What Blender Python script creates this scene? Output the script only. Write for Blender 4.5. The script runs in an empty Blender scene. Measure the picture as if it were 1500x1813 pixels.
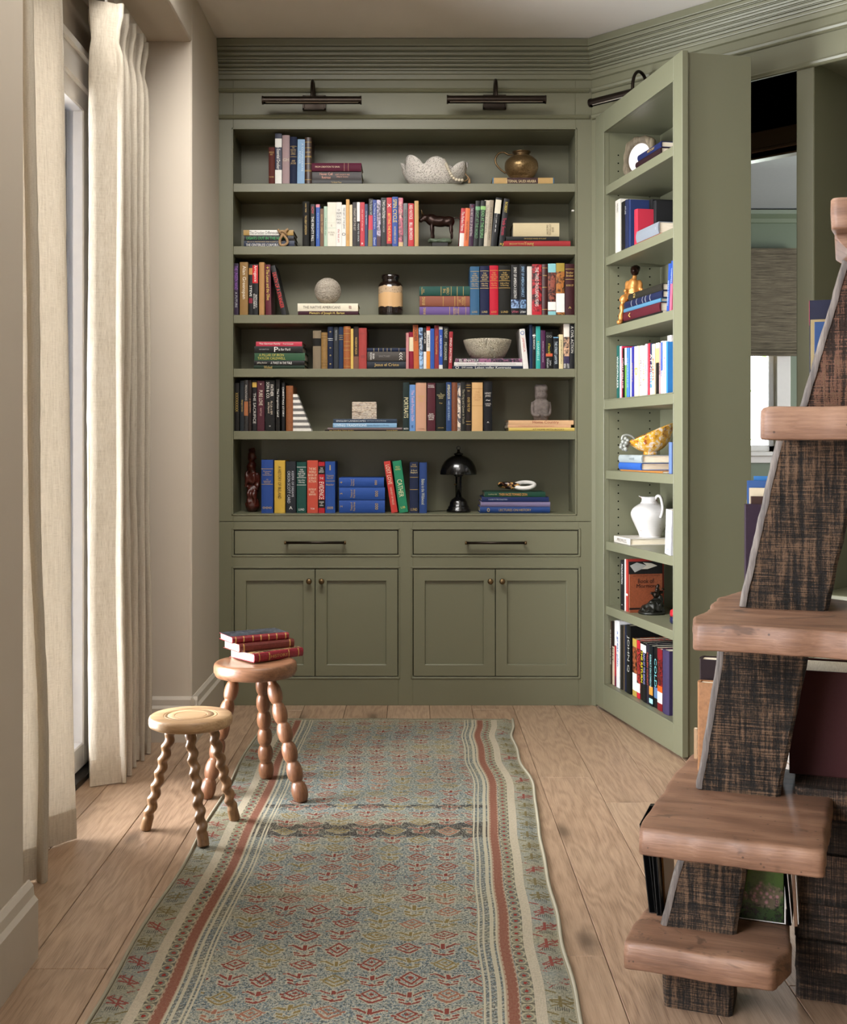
import bpy, bmesh, math, random
from math import sin, cos, pi, radians
from mathutils import Vector, Matrix, noise
random.seed(7)
SC = bpy.context.scene
# ---------------------------------------------------------------- camera
F, CX, HY, CZ = 2080.0, 738.0, 788.0, 1.077        # focal px, principal column, horizon row, eye height (1500x1813 frame)
cam_d = bpy.data.cameras.new('camera'); cam = bpy.data.objects.new('camera', cam_d)
SC.collection.objects.link(cam); SC.camera = cam
cam.location = (0, 0, CZ); cam.rotation_euler = (pi/2, 0, 0)
cam_d.sensor_fit = 'HORIZONTAL'; cam_d.sensor_width = 36; cam_d.lens = 36*F/1500
cam_d.shift_x = (750-CX)/1500; cam_d.shift_y = -(906.5-HY)/1500
cam_d.clip_start = 0.05; cam_d.clip_end = 100
# ---------------------------------------------------------------- world, view, lights
SC.view_settings.view_transform = 'Standard'; SC.view_settings.look = 'None'
SC.view_settings.gamma = 1; SC.view_settings.use_curve_mapping = False
SC.view_settings.exposure = 0.0
SC.cycles.max_bounces = 8; SC.cycles.diffuse_bounces = 5; SC.cycles.glossy_bounces = 3
SC.cycles.transmission_bounces = 6; SC.cycles.transparent_max_bounces = 10
SC.cycles.sample_clamp_indirect = 6; SC.cycles.caustics_reflective = False; SC.cycles.caustics_refractive = False
W = bpy.data.worlds.new('World'); SC.world = W; W.use_nodes = True
bg = W.node_tree.nodes['Background']; bg.inputs[0].default_value = (0.84, 0.90, 1.0, 1); bg.inputs[1].default_value = 11.0
def area(name, loc, target, sx, sy, power, col=(1, 1, 1), spread=180):
    l = bpy.data.lights.new(name, 'AREA'); l.shape = 'RECTANGLE'; l.size = sx; l.size_y = sy
    l.energy = power; l.color = col; l.spread = radians(spread)
    o = bpy.data.objects.new(name, l); SC.collection.objects.link(o); o.location = loc
    o.rotation_euler = (Vector(target)-Vector(loc)).to_track_quat('-Z', 'Y').to_euler()
    return o
# daylight: the alcove window, the next window of the same wall nearer than the camera's view, and the far room's window; the other lamps are added fill
area('daylight_alcove_window', (-1.30, 3.12, 1.15), (0, 3.12, 1.10), 1.1, 2.1, 275, (.96, .98, 1))
area('daylight_second_window', (-1.40, 0.75, 1.35), (0.6, 1.5, 1.75), 1.9, 2.0, 66, (1, .99, .97))
area('added_ceiling_fill', (-.35, 3.58, 2.66), (0.10, 4.86, 1.05), 1.2, .6, 28, (1, .98, .95), 112)  # added fill for the bookcase front, no fixture behind it
area('added_ceiling_fill', (-.05, 2.35, 2.71), (-.05, 2.36, 0), 1.3, .7, 19, (1, .97, .93))  # added fill over floor and rug, likewise without a fixture
area('added_rear_fill', (0.7, -2.62, 1.6), (0.4, 3, 1.2), 1.8, 1.7, 9, (1, .98, .95))  # weak fill added behind the camera; the rear wall has no window
area('daylight_far_room_window', (2.15, 8.62, 1.45), (2.1, 6.0, 1.0), 0.7, 1.0, 40, (.9, .97, 1.0))
area('added_far_room_fill', (4.9, 6.6, 1.4), (3.0, 6.8, 1.6), 1.6, 1.4, 110, (.93, .97, 1.0))  # fill added to brighten the far room; its side wall has no window
# ---------------------------------------------------------------- node helper
def s2l(c): return c/12.92 if c <= .04045 else ((c+.055)/1.055)**2.4
def hx(h, a=1.0):
    if not isinstance(h, str): return (*h[:3], a)
    return (*[s2l(int(h[i:i+2], 16)/255) for i in (0, 2, 4)], a)
class G:
    """tiny expression layer over shader nodes"""
    def __init__(s, name):
        s.m = bpy.data.materials.new(name); s.m.use_nodes = True; s.t = s.m.node_tree
        s.n = s.t.nodes; s.b = s.n['Principled BSDF']; s.out = s.n['Material Output']
    def new(s, typ, **kw):
        n = s.n.new(typ)
        for k, v in kw.items(): setattr(n, k, v)
        return n
    def put(s, sock, v):
        if isinstance(v, E): s.t.links.new(v.s, sock)
        elif v is not None: sock.default_value = v
    def math(s, op, a, b=None, c=None, clamp=False):
        n = s.new('ShaderNodeMath', operation=op, use_clamp=clamp)
        for i, v in enumerate((a, b, c)):
            if v is not None: s.put(n.inputs[i], v)
        return E(s, n.outputs[0])
    def coord(s, kind='Object'): return E(s, s.new('ShaderNodeTexCoord').outputs[kind])
    def sep(s, v):
        n = s.new('ShaderNodeSeparateXYZ'); s.put(n.inputs[0], v); return [E(s, o) for o in n.outputs]
    def comb(s, x, y, z=0.0):
        n = s.new('ShaderNodeCombineXYZ')
        for i, v in enumerate((x, y, z)): s.put(n.inputs[i], v)
        return E(s, n.outputs[0])
    def rnd(s): return E(s, s.new('ShaderNodeObjectInfo').outputs['Random'])
    def ocol(s): return E(s, s.new('ShaderNodeObjectInfo').outputs['Color'])
    def noise(s, vec, scale=5, detail=3, rough=.5, dist=0.0):
        n = s.new('ShaderNodeTexNoise'); s.put(n.inputs['Vector'], vec)
        n.inputs['Scale'].default_value = scale; n.inputs['Detail'].default_value = detail
        n.inputs['Roughness'].default_value = rough; n.inputs['Distortion'].default_value = dist
        return E(s, n.outputs['Fac'])
    def white(s, vec):
        n = s.new('ShaderNodeTexWhiteNoise', noise_dimensions='3D'); s.put(n.inputs['Vector'], vec); return E(s, n.outputs['Value'])
    def voro(s, vec, scale=5, feature='F1', rnd=1.0):
        n = s.new('ShaderNodeTexVoronoi', feature=feature); s.put(n.inputs['Vector'], vec)
        n.inputs['Scale'].default_value = scale; n.inputs['Randomness'].default_value = rnd
        return E(s, n.outputs['Distance'])
    def scale(s, vec, k):
        n = s.new('ShaderNodeVectorMath', operation='MULTIPLY'); s.put(n.inputs[0], vec); s.put(n.inputs[1], k); return E(s, n.outputs[0])
    def vadd(s, vec, k):
        n = s.new('ShaderNodeVectorMath', operation='ADD'); s.put(n.inputs[0], vec); s.put(n.inputs[1], k); return E(s, n.outputs[0])
    def mix(s, f, a, b, mode='MIX'):
        n = s.new('ShaderNodeMix', data_type='RGBA', blend_type=mode)
        s.put(n.inputs[0], f)
        s.put(n.inputs[6], hx(a) if isinstance(a, str) else a); s.put(n.inputs[7], hx(b) if isinstance(b, str) else b)
        return E(s, n.outputs[2])
    def ramp(s, f, stops, interp='LINEAR'):
        n = s.new('ShaderNodeValToRGB'); n.color_ramp.interpolation = interp; e = n.color_ramp.elements
        while len(e) < len(stops): e.new(.5)
        for el, (p, c) in zip(e, stops): el.position = p; el.color = hx(c)
        s.put(n.inputs[0], f); return E(s, n.outputs[0])
    def map(s, f, a, b, c=0.0, d=1.0):
        n = s.new('ShaderNodeMapRange'); s.put(n.inputs[0], f)
        for i, v in enumerate((a, b, c, d)): n.inputs[i+1].default_value = v
        return E(s, n.outputs[0])
    def bump(s, h, strength=.3, dist=.002):
        n = s.new('ShaderNodeBump'); s.put(n.inputs['Height'], h)
        n.inputs['Strength'].default_value = strength; n.inputs['Distance'].default_value = dist
        s.t.links.new(n.outputs[0], s.b.inputs['Normal']); return s
    def fin(s, col=None, rough=.5, metal=0.0, spec=None, coat=0.0, sheen=0.0):
        if isinstance(col, str): col = hx(col)
        s.put(s.b.inputs['Base Color'], col); s.put(s.b.inputs['Roughness'], rough); s.b.inputs['Metallic'].default_value = metal
        if spec is not None: s.b.inputs['Specular IOR Level'].default_value = spec
        if coat: s.b.inputs['Coat Weight'].default_value = coat; s.b.inputs['Coat Roughness'].default_value = .12
        if sheen: s.b.inputs['Sheen Weight'].default_value = sheen
        return s.m
class E:
    def __init__(s, g, sock): s.g = g; s.s = sock
    def __add__(s, o): return s.g.math('ADD', s, o)
    __radd__ = __add__
    def __sub__(s, o): return s.g.math('SUBTRACT', s, o)
    def __rsub__(s, o): return s.g.math('SUBTRACT', o, s)
    def __mul__(s, o): return s.g.math('MULTIPLY', s, o)
    __rmul__ = __mul__
    def __truediv__(s, o): return s.g.math('DIVIDE', s, o)
    def lt(s, o): return s.g.math('LESS_THAN', s, o)
    def gt(s, o): return s.g.math('GREATER_THAN', s, o)
    def abs(s): return s.g.math('ABSOLUTE', s)
    def floor(s): return s.g.math('FLOOR', s)
    def mod(s, k): return s.g.math('FLOORED_MODULO', s, k)
    def min(s, o): return s.g.math('MINIMUM', s, o)
    def max(s, o): return s.g.math('MAXIMUM', s, o)
    def near(s, c, w): return (s - c).abs().lt(w)
# ---------------------------------------------------------------- materials
def m_plain(name, col, rough=.5, metal=0., noise_amt=.04, sc=40, bump=.0, coat=0., spec=None):
    g = G(name); c = g.coord(); n = g.noise(c, sc, 3)
    col = g.mix(g.map(n, .3, .7, 0, 1)*noise_amt*2, col, tuple(x*.6 for x in hx(col)[:3])+(1,))
    if bump: g.bump(n, bump)
    return g.fin(col, rough, metal, spec, coat)
def m_paint(name, col):
    g = G(name); c = g.coord(); brush = g.noise(g.scale(c, (60, 60, 3)), 1, 3); wide = g.noise(c, 2.2, 2)
    colr = g.mix(g.map(wide, .3, .7)*.25, col, tuple(x*.86 for x in hx(col)[:3])+(1,))
    g.bump(brush, .06, .001); return g.fin(colr, .42)
GREEN = m_paint('sage_green_paint', '6a6953')
GREEN_DOOR = m_paint('sage_green_paint_door', '6e6e58')
GREEN_FAR = m_paint('grey_green_wall_paint', '6c7660')
def m_plaster(name, col):
    g = G(name); c = g.coord('Object'); n = g.noise(c, 3.0, 5, .6); f = g.noise(c, 60, 2)
    colr = g.mix(g.map(n, .3, .7)*.35, col, tuple(x*.88 for x in hx(col)[:3])+(1,))
    g.bump(n+f*.05, .25, .006); return g.fin(colr, .8, spec=.2)
PLASTER = m_plaster('beige_limewash_plaster', 'bfb4a5'); CEIL = m_plaster('pale_plaster_ceiling', 'e0dad1')
TRIMP = m_plain('warm_grey_satin_trim', 'bcb2a4', .4)
WFRAME = m_plain('white_window_paint', 'd9d3cb', .35)
CEIL_FAR = m_plain('white_ceiling_far_room', 'a8aaa8', .8)
BLACK = m_plain('black_shade_and_black_finish', '050505', 1.0, spec=0.)  # matt black: shade put into the colour for unlit places; also real black parts
BROWNCASE = m_plain('dark_stained_casing', '6e523e', .35)
def m_floor():
    g = G('oiled_oak_plank'); c = g.coord('Object'); r = g.rnd()
    c2 = g.vadd(c, g.comb(r*37.0, r*91.0, r*13.0))
    x, y, z = g.sep(c2)
    warp = g.noise(g.scale(c2, (7, 1.1, 7)), 1, 3, .55)
    rings = g.math('SINE', (x*34.0 + warp*34.0)*2.4)
    grain = g.noise(g.scale(c2, (520, 11, 60)), 1, 4, .65)
    fine = g.noise(g.scale(c2, (1300, 40, 60)), 1, 2)
    f = g.map(rings, -1, 1, 0, 1)*.22 + g.map(grain, .3, .72, 0, 1)*.55 + fine*.23
    col = g.ramp(f, [(0, 'b3967b'), (.45, '9b7f67'), (.9, '644b38')])
    col = g.mix(g.map(r, 0, 1, -.1, .55), col, g.mix(.8, col, '927a62'))
    col = g.mix(g.map(g.noise(c2, 1.5, 2), .4, .7)*.25, col, 'baa288')
    v = g.new('ShaderNodeTexVoronoi', feature='F1', voronoi_dimensions='2D'); g.put(v.inputs['Vector'], g.scale(c2, (3.4, 1.3, 0)))
    v.inputs['Scale'].default_value = 1
    d = E(g, v.outputs['Distance']) + g.noise(c2, 30, 3)*.05
    sel = g.sep(E(g, v.outputs['Color']))[0].gt(.3)
    knot = g.map(d, .05, .12, 1, 0)*sel
    col = g.mix(g.map(knot, 0, 1)*.75, col, '3b2d22')
    col = g.mix(g.map(d, .045, .25, .35, 0)*sel, col, '6b5644')
    g.bump(f*-1.0, .22, .0014)
    return g.fin(col, g.map(f, 0, 1, .27, .45))
FLOOR = m_floor()
def m_wood(name, light, mid, dark, k=1.0, axis=2, rough=.45, bump=.2, crack=.3):
    g = G(name); c = g.coord('Object'); r = g.rnd(); c2 = g.vadd(c, g.comb(r*11.0, r*7.0, r*5.0))
    st = [30*k]*3; st[axis] = 3*k; fi = [220*k]*3; fi[axis] = 12*k
    w = g.noise(g.scale(c2, tuple(st)), 1, 4, .6, .6); f = g.noise(g.scale(c2, tuple(fi)), 1, 3, .6)
    v = g.map(w, .3, .7)*.6 + g.map(f, .3, .7)*.4
    col = g.ramp(v, [(0, light), (.5, mid), (1, dark)])
    ck = g.noise(g.scale(c2, tuple(x*.8 for x in st)), 1, 5, .75)
    col = g.mix(g.map(ck, .64, .72)*crack, col, '20150d')
    g.bump(v*-1.0, bump, .002); return g.fin(col, rough)
OAK = m_wood('pale_turned_oak', '936f49', '78583a', '553c26', 1, 2, .4)
OAK_TOP = m_wood('pale_oak_seat', 'c2a47e', 'ac8b66', '886848', 1, 0, .4, .12)
WALNUT = m_wood('brown_turned_wood', '8c6042', '714b33', '4d3120', 1, 2, .36)
WALNUT_TOP = m_wood('brown_wood_seat', '93694b', '77523a', '513524', 1, 0, .36)
def m_plankwood(name, a, b, c_):
    g = G(name); c = g.coord('Object'); r = g.rnd(); c2 = g.vadd(c, g.comb(r*9.0, r*5.0, r*3.0))
    warp = g.noise(g.scale(c2, (2.0, 9, 9)), 1, 3, .6)
    x, y, z = g.sep(c2)
    rings = g.math('SINE', (y*30.0 + z*55.0 + warp*9.0)*2.2)
    f = g.noise(g.scale(c2, (12, 260, 260)), 1, 3, .65)
    v = g.map(rings, -1, 1)*.25 + g.map(f, .3, .7)*.35 + g.map(g.noise(c2, 5, 4, .6), .3, .7)*.4
    col = g.ramp(v, [(0, a), (.5, b), (1, c_)])
    stain = g.noise(g.scale(c2, (1.2, 2, 2)), 4, 4, .7, 1.2)
    col = g.mix(g.map(stain, .62, .66)*.55, col, '35281f')
    pin = g.voro(c2, 38); col = g.mix(g.map(pin, .06, .1, 1, 0)*.7, col, '231711')
    g.bump(v*-1.0+f*.2, .35, .003); return g.fin(col, .5)
SLAB = m_plankwood('pinkish_live_edge_wood', '98755c', '7a5944', '51392a')
def m_reclaimed(name, dark, brown, axis=2):
    g = G(name); c = g.coord('Object'); r = g.rnd(); c2 = g.vadd(c, g.comb(r*9.0, r*5.0, r*3.0))
    a = [120]*3; a[axis] = 6; b = [600]*3; b[axis] = 160; cr = [14]*3; cr[axis] = 560
    st = g.noise(g.scale(c2, tuple(a)), 1, 4, .65); fi = g.noise(g.scale(c2, tuple(b)), 1, 3, .7)
    saw = g.noise(g.scale(c2, tuple(cr)), 1, 2, .6)
    big = g.noise(c2, 7, 3)
    v = g.map(st, .35, .65)*.45 + g.map(fi, .3, .7)*.3 + g.map(saw, .35, .65)*.35 + g.map(big, .3, .7)*.3
    col = g.ramp(v, [(.42, dark), (.66, '2c231a'), (.84, brown), (1, '6e5540')])
    g.bump(v, .8, .004); return g.fin(col, .62, spec=.3)
RECL = m_reclaimed('dark_weathered_board', '100e0c', '5e4835')
RECL_UP = m_reclaimed('brown_weathered_board', '2a1c15', '7a5544')
RECL_H = m_reclaimed('dark_weathered_board_flat', '110f0d', '40322a', 0)
RECL_EDGE = m_wood('grey_bark_edge', '7f756b', '574d45', '2b2622', 1.5, 2, .6, .5)
def m_linen():
    g = G('natural_linen'); c = g.coord('UV'); x, y, z = g.sep(c)
    wv = g.noise(g.scale(c, (900, 40, 1)), 1, 2, .7); wh = g.noise(g.scale(c, (40, 900, 1)), 1, 2, .7)
    slub = g.noise(g.scale(c, (200, 9, 1)), 1, 3, .7)
    v = (g.map(wv, .3, .7)+g.map(wh, .3, .7))*.35 + g.map(slub, .35, .7)*.3
    col = g.ramp(v, [(0, 'dfd6c7'), (.5, 'c8bdab'), (1, '9a8b75')])
    g.bump(v, .3, .002); g.fin(col, .85, spec=.1)
    tr = g.new('ShaderNodeBsdfTranslucent'); g.put(tr.inputs[0], g.mix(.5, col, 'f0ece4'))
    mx = g.new('ShaderNodeMixShader'); mx.inputs[0].default_value = .21
    g.t.links.new(g.b.outputs[0], mx.inputs[1]); g.t.links.new(tr.outputs[0], mx.inputs[2])
    g.t.links.new(mx.outputs[0], g.out.inputs[0]); return g.m
LINEN = m_linen()
def m_glass():
    g = G('window_glass'); tr = g.new('ShaderNodeBsdfTransparent'); gl = g.new('ShaderNodeBsdfGlossy'); gl.inputs['Roughness'].default_value = .02
    fr = g.new('ShaderNodeFresnel'); fr.inputs[0].default_value = 1.45
    mx = g.new('ShaderNodeMixShader'); g.t.links.new(fr.outputs[0], mx.inputs[0])
    g.t.links.new(tr.outputs[0], mx.inputs[1]); g.t.links.new(gl.outputs[0], mx.inputs[2]); g.t.links.new(mx.outputs[0], g.out.inputs[0]); return g.m
GLASS = m_glass()
def m_object(name, rough, bump=0, sc=300, coat=0., metal=0., amt=.12, spec=None):
    """surface that takes its plain colour from the object's colour"""
    g = G(name); c = g.coord('Object'); n = g.noise(c, sc, 2); o = g.ocol()
    o = g.mix(1.0, o, (.82, .82, .82, 1), 'MULTIPLY'); col = g.mix(g.map(n, .35, .65)*amt, o, g.mix(1.0, o, (.55, .55, .55, 1), 'MULTIPLY'))
    if bump: g.bump(n, bump, .0006)
    return g.fin(col, rough, metal, spec, coat)
M_CLOTH = m_object('book_cloth', .66, .5, 900, amt=.2, spec=.25); M_PAPER = m_object('book_jacket', .42, 0, 60, amt=.1, spec=.3)
M_LEATHER = m_object('book_leather', .38, .6, 160, amt=.5); M_INK = m_object('printed_ink', .5, amt=0.)
def m_photo():
    g = G('printed_picture_jacket'); c = g.coord('Object'); o = g.ocol(); r = g.rnd()
    c = g.vadd(c, g.comb(r*9.0, r*17.0, 0.0)); n = g.noise(c, 45, 4, .6, 1.5)
    return g.fin(g.mix(g.map(n, .42, .58), o, g.mix(1.0, o, g.ramp(n, [(0, 'f0b060'), (.5, '302030'), (1, '5080b0')]), 'MULTIPLY')), .35, coat=.15)
M_PHOTO = m_photo()
def m_pages():
    g = G('paper_page_edges'); c = g.coord('Object'); n = g.noise(g.scale(c, (1500, 30, 30)), 1, 2)
    return g.fin(g.ramp(n, [(.3, 'f0e6d2'), (.7, 'cdbfa4')]), .8)
M_PAGES = m_pages()
BRONZE = m_plain('dark_bronze_metal', '2e2620', .32, .85, .2)
BRASS = m_plain('aged_brass', '6f5a3e', .35, .9, .2)
METAL_BLK = m_plain('black_lacquered_metal', '0d0c0c', .22, .4, coat=.5)
# ---------------------------------------------------------------- geometry helpers
def link(name, me, mat=None, parent=None, col=None):
    o = bpy.data.objects.new(name, me); SC.collection.objects.link(o)
    if mat is not None and len(me.materials) == 0: me.materials.append(mat)
    if parent is not None: o.parent = parent
    if col is not None: o.color = hx(col)
    return o
def mesh(name, vs, fs, mat=None, parent=None, smooth=False, col=None):
    me = bpy.data.meshes.new(name); me.from_pydata([tuple(v) for v in vs], [], fs); me.validate()
    if smooth: me.polygons.foreach_set('use_smooth', [True]*len(me.polygons))
    me.update(); return link(name, me, mat, parent, col)
def frombm(name, bm, mat=None, parent=None, smooth=False, col=None):
    bmesh.ops.recalc_face_normals(bm, faces=bm.faces)
    me = bpy.data.meshes.new(name); bm.to_mesh(me); bm.free()
    if smooth: me.polygons.foreach_set('use_smooth', [True]*len(me.polygons))
    return link(name, me, mat, parent, col)
def addbox(bm, x0, x1, y0, y1, z0, z1, bev=0.0, seg=1, M=None):
    r = bmesh.ops.create_cube(bm, size=1); vs = r['verts']
    for v in vs: v.co = Vector(((x0+x1)/2+v.co.x*(x1-x0), (y0+y1)/2+v.co.y*(y1-y0), (z0+z1)/2+v.co.z*(z1-z0)))
    if M is not None: bmesh.ops.transform(bm, matrix=M, verts=vs)
    if bev:
        es = list({e for v in vs for e in v.link_edges})
        bmesh.ops.bevel(bm, geom=es, offset=bev, segments=seg, affect='EDGES', profile=.6)
def box(name, x0, x1, y0, y1, z0, z1, mat, parent=None, bev=.0015, seg=1, col=None):
    bm = bmesh.new(); addbox(bm, x0, x1, y0, y1, z0, z1, bev, seg); return frombm(name, bm, mat, parent, col=col)
def boxes(name, lst, mat, parent=None, bev=.0015):
    bm = bmesh.new()
    for b in lst: addbox(bm, *b, bev)
    return frombm(name, bm, mat, parent)
def prism(name, poly, z0, z1, mat, parent=None, bev=0., col=None, axis='z', seg=2):
    """extrude a 2-D outline; axis z: (x,y)->z ; axis x: (y,z)->x ; axis y: (x,z)->y"""
    bm = bmesh.new(); f3 = {'z': lambda p, t: (p[0], p[1], t), 'x': lambda p, t: (t, p[0], p[1]), 'y': lambda p, t: (p[0], t, p[1])}[axis]
    a = [bm.verts.new(f3(p, z0)) for p in poly]; b = [bm.verts.new(f3(p, z1)) for p in poly]
    bm.faces.new(a); bm.faces.new(b); n = len(poly)
    for i in range(n): bm.faces.new((a[i], a[(i+1) % n], b[(i+1) % n], b[i]))
    if bev: bmesh.ops.bevel(bm, geom=list(bm.edges), offset=bev, segments=seg, affect='EDGES', profile=.6)
    return frombm(name, bm, mat, parent, col=col)
def smp(P, k=3): return [(max(.0001, p.x), p.y) for p in (Vector((v.x, v.y)) for v in spline([(r, z, 0) for r, z in P], k))]
def lathe(name, prof, mat, parent=None, n=32, col=None, smooth=True, M=None, fn=None):
    vs, fs = [], []
    for r, z in prof:
        for k in range(n):
            a = 2*pi*k/n; p = Vector((r*cos(a), r*sin(a), z))
            if fn: p = fn(p, a, z)
            vs.append(M @ p if M is not None else p)
    for i in range(len(prof)-1):
        for k in range(n): fs.append((i*n+k, i*n+(k+1) % n, (i+1)*n+(k+1) % n, (i+1)*n+k))
    if prof[0][0] > 1e-5: fs.append(tuple(range(n-1, -1, -1)))
    if prof[-1][0] > 1e-5: fs.append(tuple((len(prof)-1)*n+k for k in range(n)))
    return mesh(name, vs, fs, mat, parent, smooth, col)
def spline(P, k=6):
    P = [Vector(p) for p in P]; Q = [P[0]*2-P[1]]+P+[P[-1]*2-P[-2]]; out = []
    for i in range(1, len(Q)-2):
        a, b, c, d = Q[i-1:i+3]
        for j in range(k): t = j/k; out.append(.5*((2*b)+(c-a)*t+(2*a-5*b+4*c-d)*t*t+(3*b-3*c+d-a)*t**3))
    return out+[P[-1]]
def tube(name, pts, r, mat, parent=None, n=10, col=None, closed=False, radii=None):
    pts = [Vector(p) for p in pts]
    if len(pts) > 2 and len(pts) < 14 and not closed and radii is None: pts = spline(pts)
    elif len(pts) > 2 and len(pts) < 14 and not closed: radii = [radii[min(i//6, len(radii)-1)]*(1-(i % 6)/6)+radii[min(i//6+1, len(radii)-1)]*(i % 6)/6 for i in range((len(pts)-1)*6+1)]; pts = spline(pts)
    vs, fs = [], []; m = len(pts); up = Vector((0, 0, 1)); prev = None
    for i, p in enumerate(pts):
        if closed: t = pts[(i+1) % m]-pts[i-1]
        else: t = pts[min(i+1, m-1)]-pts[max(i-1, 0)]
        t.normalize()
        a = (prev - t*prev.dot(t)) if prev is not None else (up.cross(t) if abs(t.z) < .95 else Vector((1, 0, 0)).cross(t))
        a.normalize(); prev = a; b = t.cross(a); rr = radii[i] if radii else r
        for k in range(n): vs.append(p + a*rr*cos(2*pi*k/n) + b*rr*sin(2*pi*k/n))
    for i in range(m if closed else m-1):
        for k in range(n): fs.append((i*n+k, i*n+(k+1) % n, ((i+1) % m)*n+(k+1) % n, ((i+1) % m)*n+k))
    if not closed: fs += [tuple(range(n-1, -1, -1)), tuple((m-1)*n+k for k in range(n))]
    return mesh(name, vs, fs, mat, parent, True, col)
_mc = [0]
def meta(name, els, mat, parent=None, res=.006, col=None, wob=0., wf=60):
    """els: (x,y,z, rx,ry,rz[, rotation euler]) ellipsoids melted into one surface"""
    _mc[0] += 1; mb = bpy.data.metaballs.new('mt%c%d' % (97+_mc[0] % 26, _mc[0])); mb.resolution = res; mb.render_resolution = res; mb.threshold = .12
    for e in els:
        el = mb.elements.new(type='ELLIPSOID'); el.co = e[:3]; el.radius = 1.0; k = 1.22
        el.size_x, el.size_y, el.size_z = [x*k for x in e[3:6]]
        el.radius = 1.0
        if len(e) > 6:
            from mathutils import Euler
            el.rotation = Euler(e[6]).to_quaternion()
        el.stiffness = 2
    o = bpy.data.objects.new('zz%c%d' % (97+_mc[0] % 26, _mc[0]), mb); SC.collection.objects.link(o)
    dg = bpy.context.evaluated_depsgraph_get(); dg.update()
    me = bpy.data.meshes.new_from_object(o.evaluated_get(dg)); bpy.data.objects.remove(o); bpy.data.metaballs.remove(mb)
    me.materials.clear(); me.polygons.foreach_set('use_smooth', [True]*len(me.polygons))
    if wob:
        for v in me.vertices: v.co += Vector(noise.noise_vector(v.co*wf))*wob
    me.name = name; return link(name, me, mat, parent, col)
def T(name, label, cat, loc=(0, 0, 0), rz=0., group=None, M=None):
    o = bpy.data.objects.new(name, None); SC.collection.objects.link(o); o.empty_display_size = .02
    if M is not None: o.matrix_world = M
    else: o.location = loc; o.rotation_euler = (0, 0, rz)
    o['label'] = label; o['category'] = cat
    if group: o['group'] = group
    return o
def tag(o, label=None, cat=None, group=None, kind=None):
    for k, v in (('label', label), ('category', cat), ('group', group), ('kind', kind)):
        if v: o[k] = v
    return o
def S(o): o['kind'] = 'structure'; return o
def X(px, Y): return (px-CX)*Y/F
def Z(py, Y): return CZ+(HY-py)*Y/F
_tc = {}
def textmesh(s):
    if s in _tc: return _tc[s]
    cu = bpy.data.curves.new('lettering', 'FONT'); cu.body = s; cu.size = 1; cu.resolution_u = 2; cu.align_x = 'CENTER'; cu.space_line = .95
    o = bpy.data.objects.new('lt', cu); SC.collection.objects.link(o)
    me = bpy.data.meshes.new_from_object(o); bpy.data.objects.remove(o); bpy.data.curves.remove(cu)
    me.materials.clear(); me.materials.append(M_INK)
    xs = [v.co.x for v in me.vertices] or [0, 1]; ys = [v.co.y for v in me.vertices] or [0, 1]
    cx, cy = (min(xs)+max(xs))/2, (min(ys)+max(ys))/2
    for v in me.vertices: v.co.x -= cx; v.co.y -= cy
    _tc[s] = (me, max(xs)-min(xs), max(ys)-min(ys)); return _tc[s]
def text(s, parent, loc, width, height, col, orient, name='lettering'):
    """orient v: reads downwards on an upright spine; h: level; both face -y. Fits inside width (reading) x height."""
    me, w, h = textmesh(s); sx = width/max(w, .01); sy = height/max(h, .01)
    sx = min(sx, sy*1.35); sy = min(sy, sx*1.7)
    o = link(name, me, None, parent, col)
    R = Matrix(((0, 1, 0), (0, 0, -1), (-1, 0, 0))) if orient == 'v' else Matrix(((1, 0, 0), (0, 0, -1), (0, 1, 0)))
    o.matrix_local = Matrix.Translation(loc) @ R.to_4x4() @ Matrix.Diagonal((sx, sy, 1, 1)); return o
# ---------------------------------------------------------------- the room shell
WY, LX, CEILZ = 4.86, -.818, 2.742          # bookcase front plane, left wall plane, ceiling height
RD = (.7071, -.7071); DS = 5.584            # the diagonal wall runs x+y=DS, from the corner towards the camera
C0 = Vector((.724, 4.86, 0))
def diag(name='x'): return Matrix.Translation(C0) @ Matrix.Rotation(-pi/4, 4, 'Z')   # local x along the wall, local y away behind it
# floor: an under-floor slab carrying separate oak boards
fl = S(box('floor', -1.6, 2.75, -2.9, 6.1, -.06, -.018, m_plain('dark_underfloor', '3a2c20', .8), None, 0))
rf = random.Random(3)
x = .397-.172*9
while x < 2.7:
    y = -2.9 + rf.uniform(0, .8)-.8
    if abs(x+.807) < .02 or abs(x+.98) < .05: y = 2.417-2.4-1.9
    while y < 6.0:
        L = rf.uniform(1.5, 2.4) if not abs(x+.807) < .02 else (1.9 if y < 0 else 2.4)
        o = box('floor_board', -.0853, .0853, 0, L-.0016, -.018, 0, FLOOR, fl, .0012); o.location = (x+.086, y, 0); y += L
    x += .172
# ceiling
S(box('ceiling', -1.4, 2.8, -2.9, 6.4, CEILZ, CEILZ+.1, CEIL, None, 0))
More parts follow.
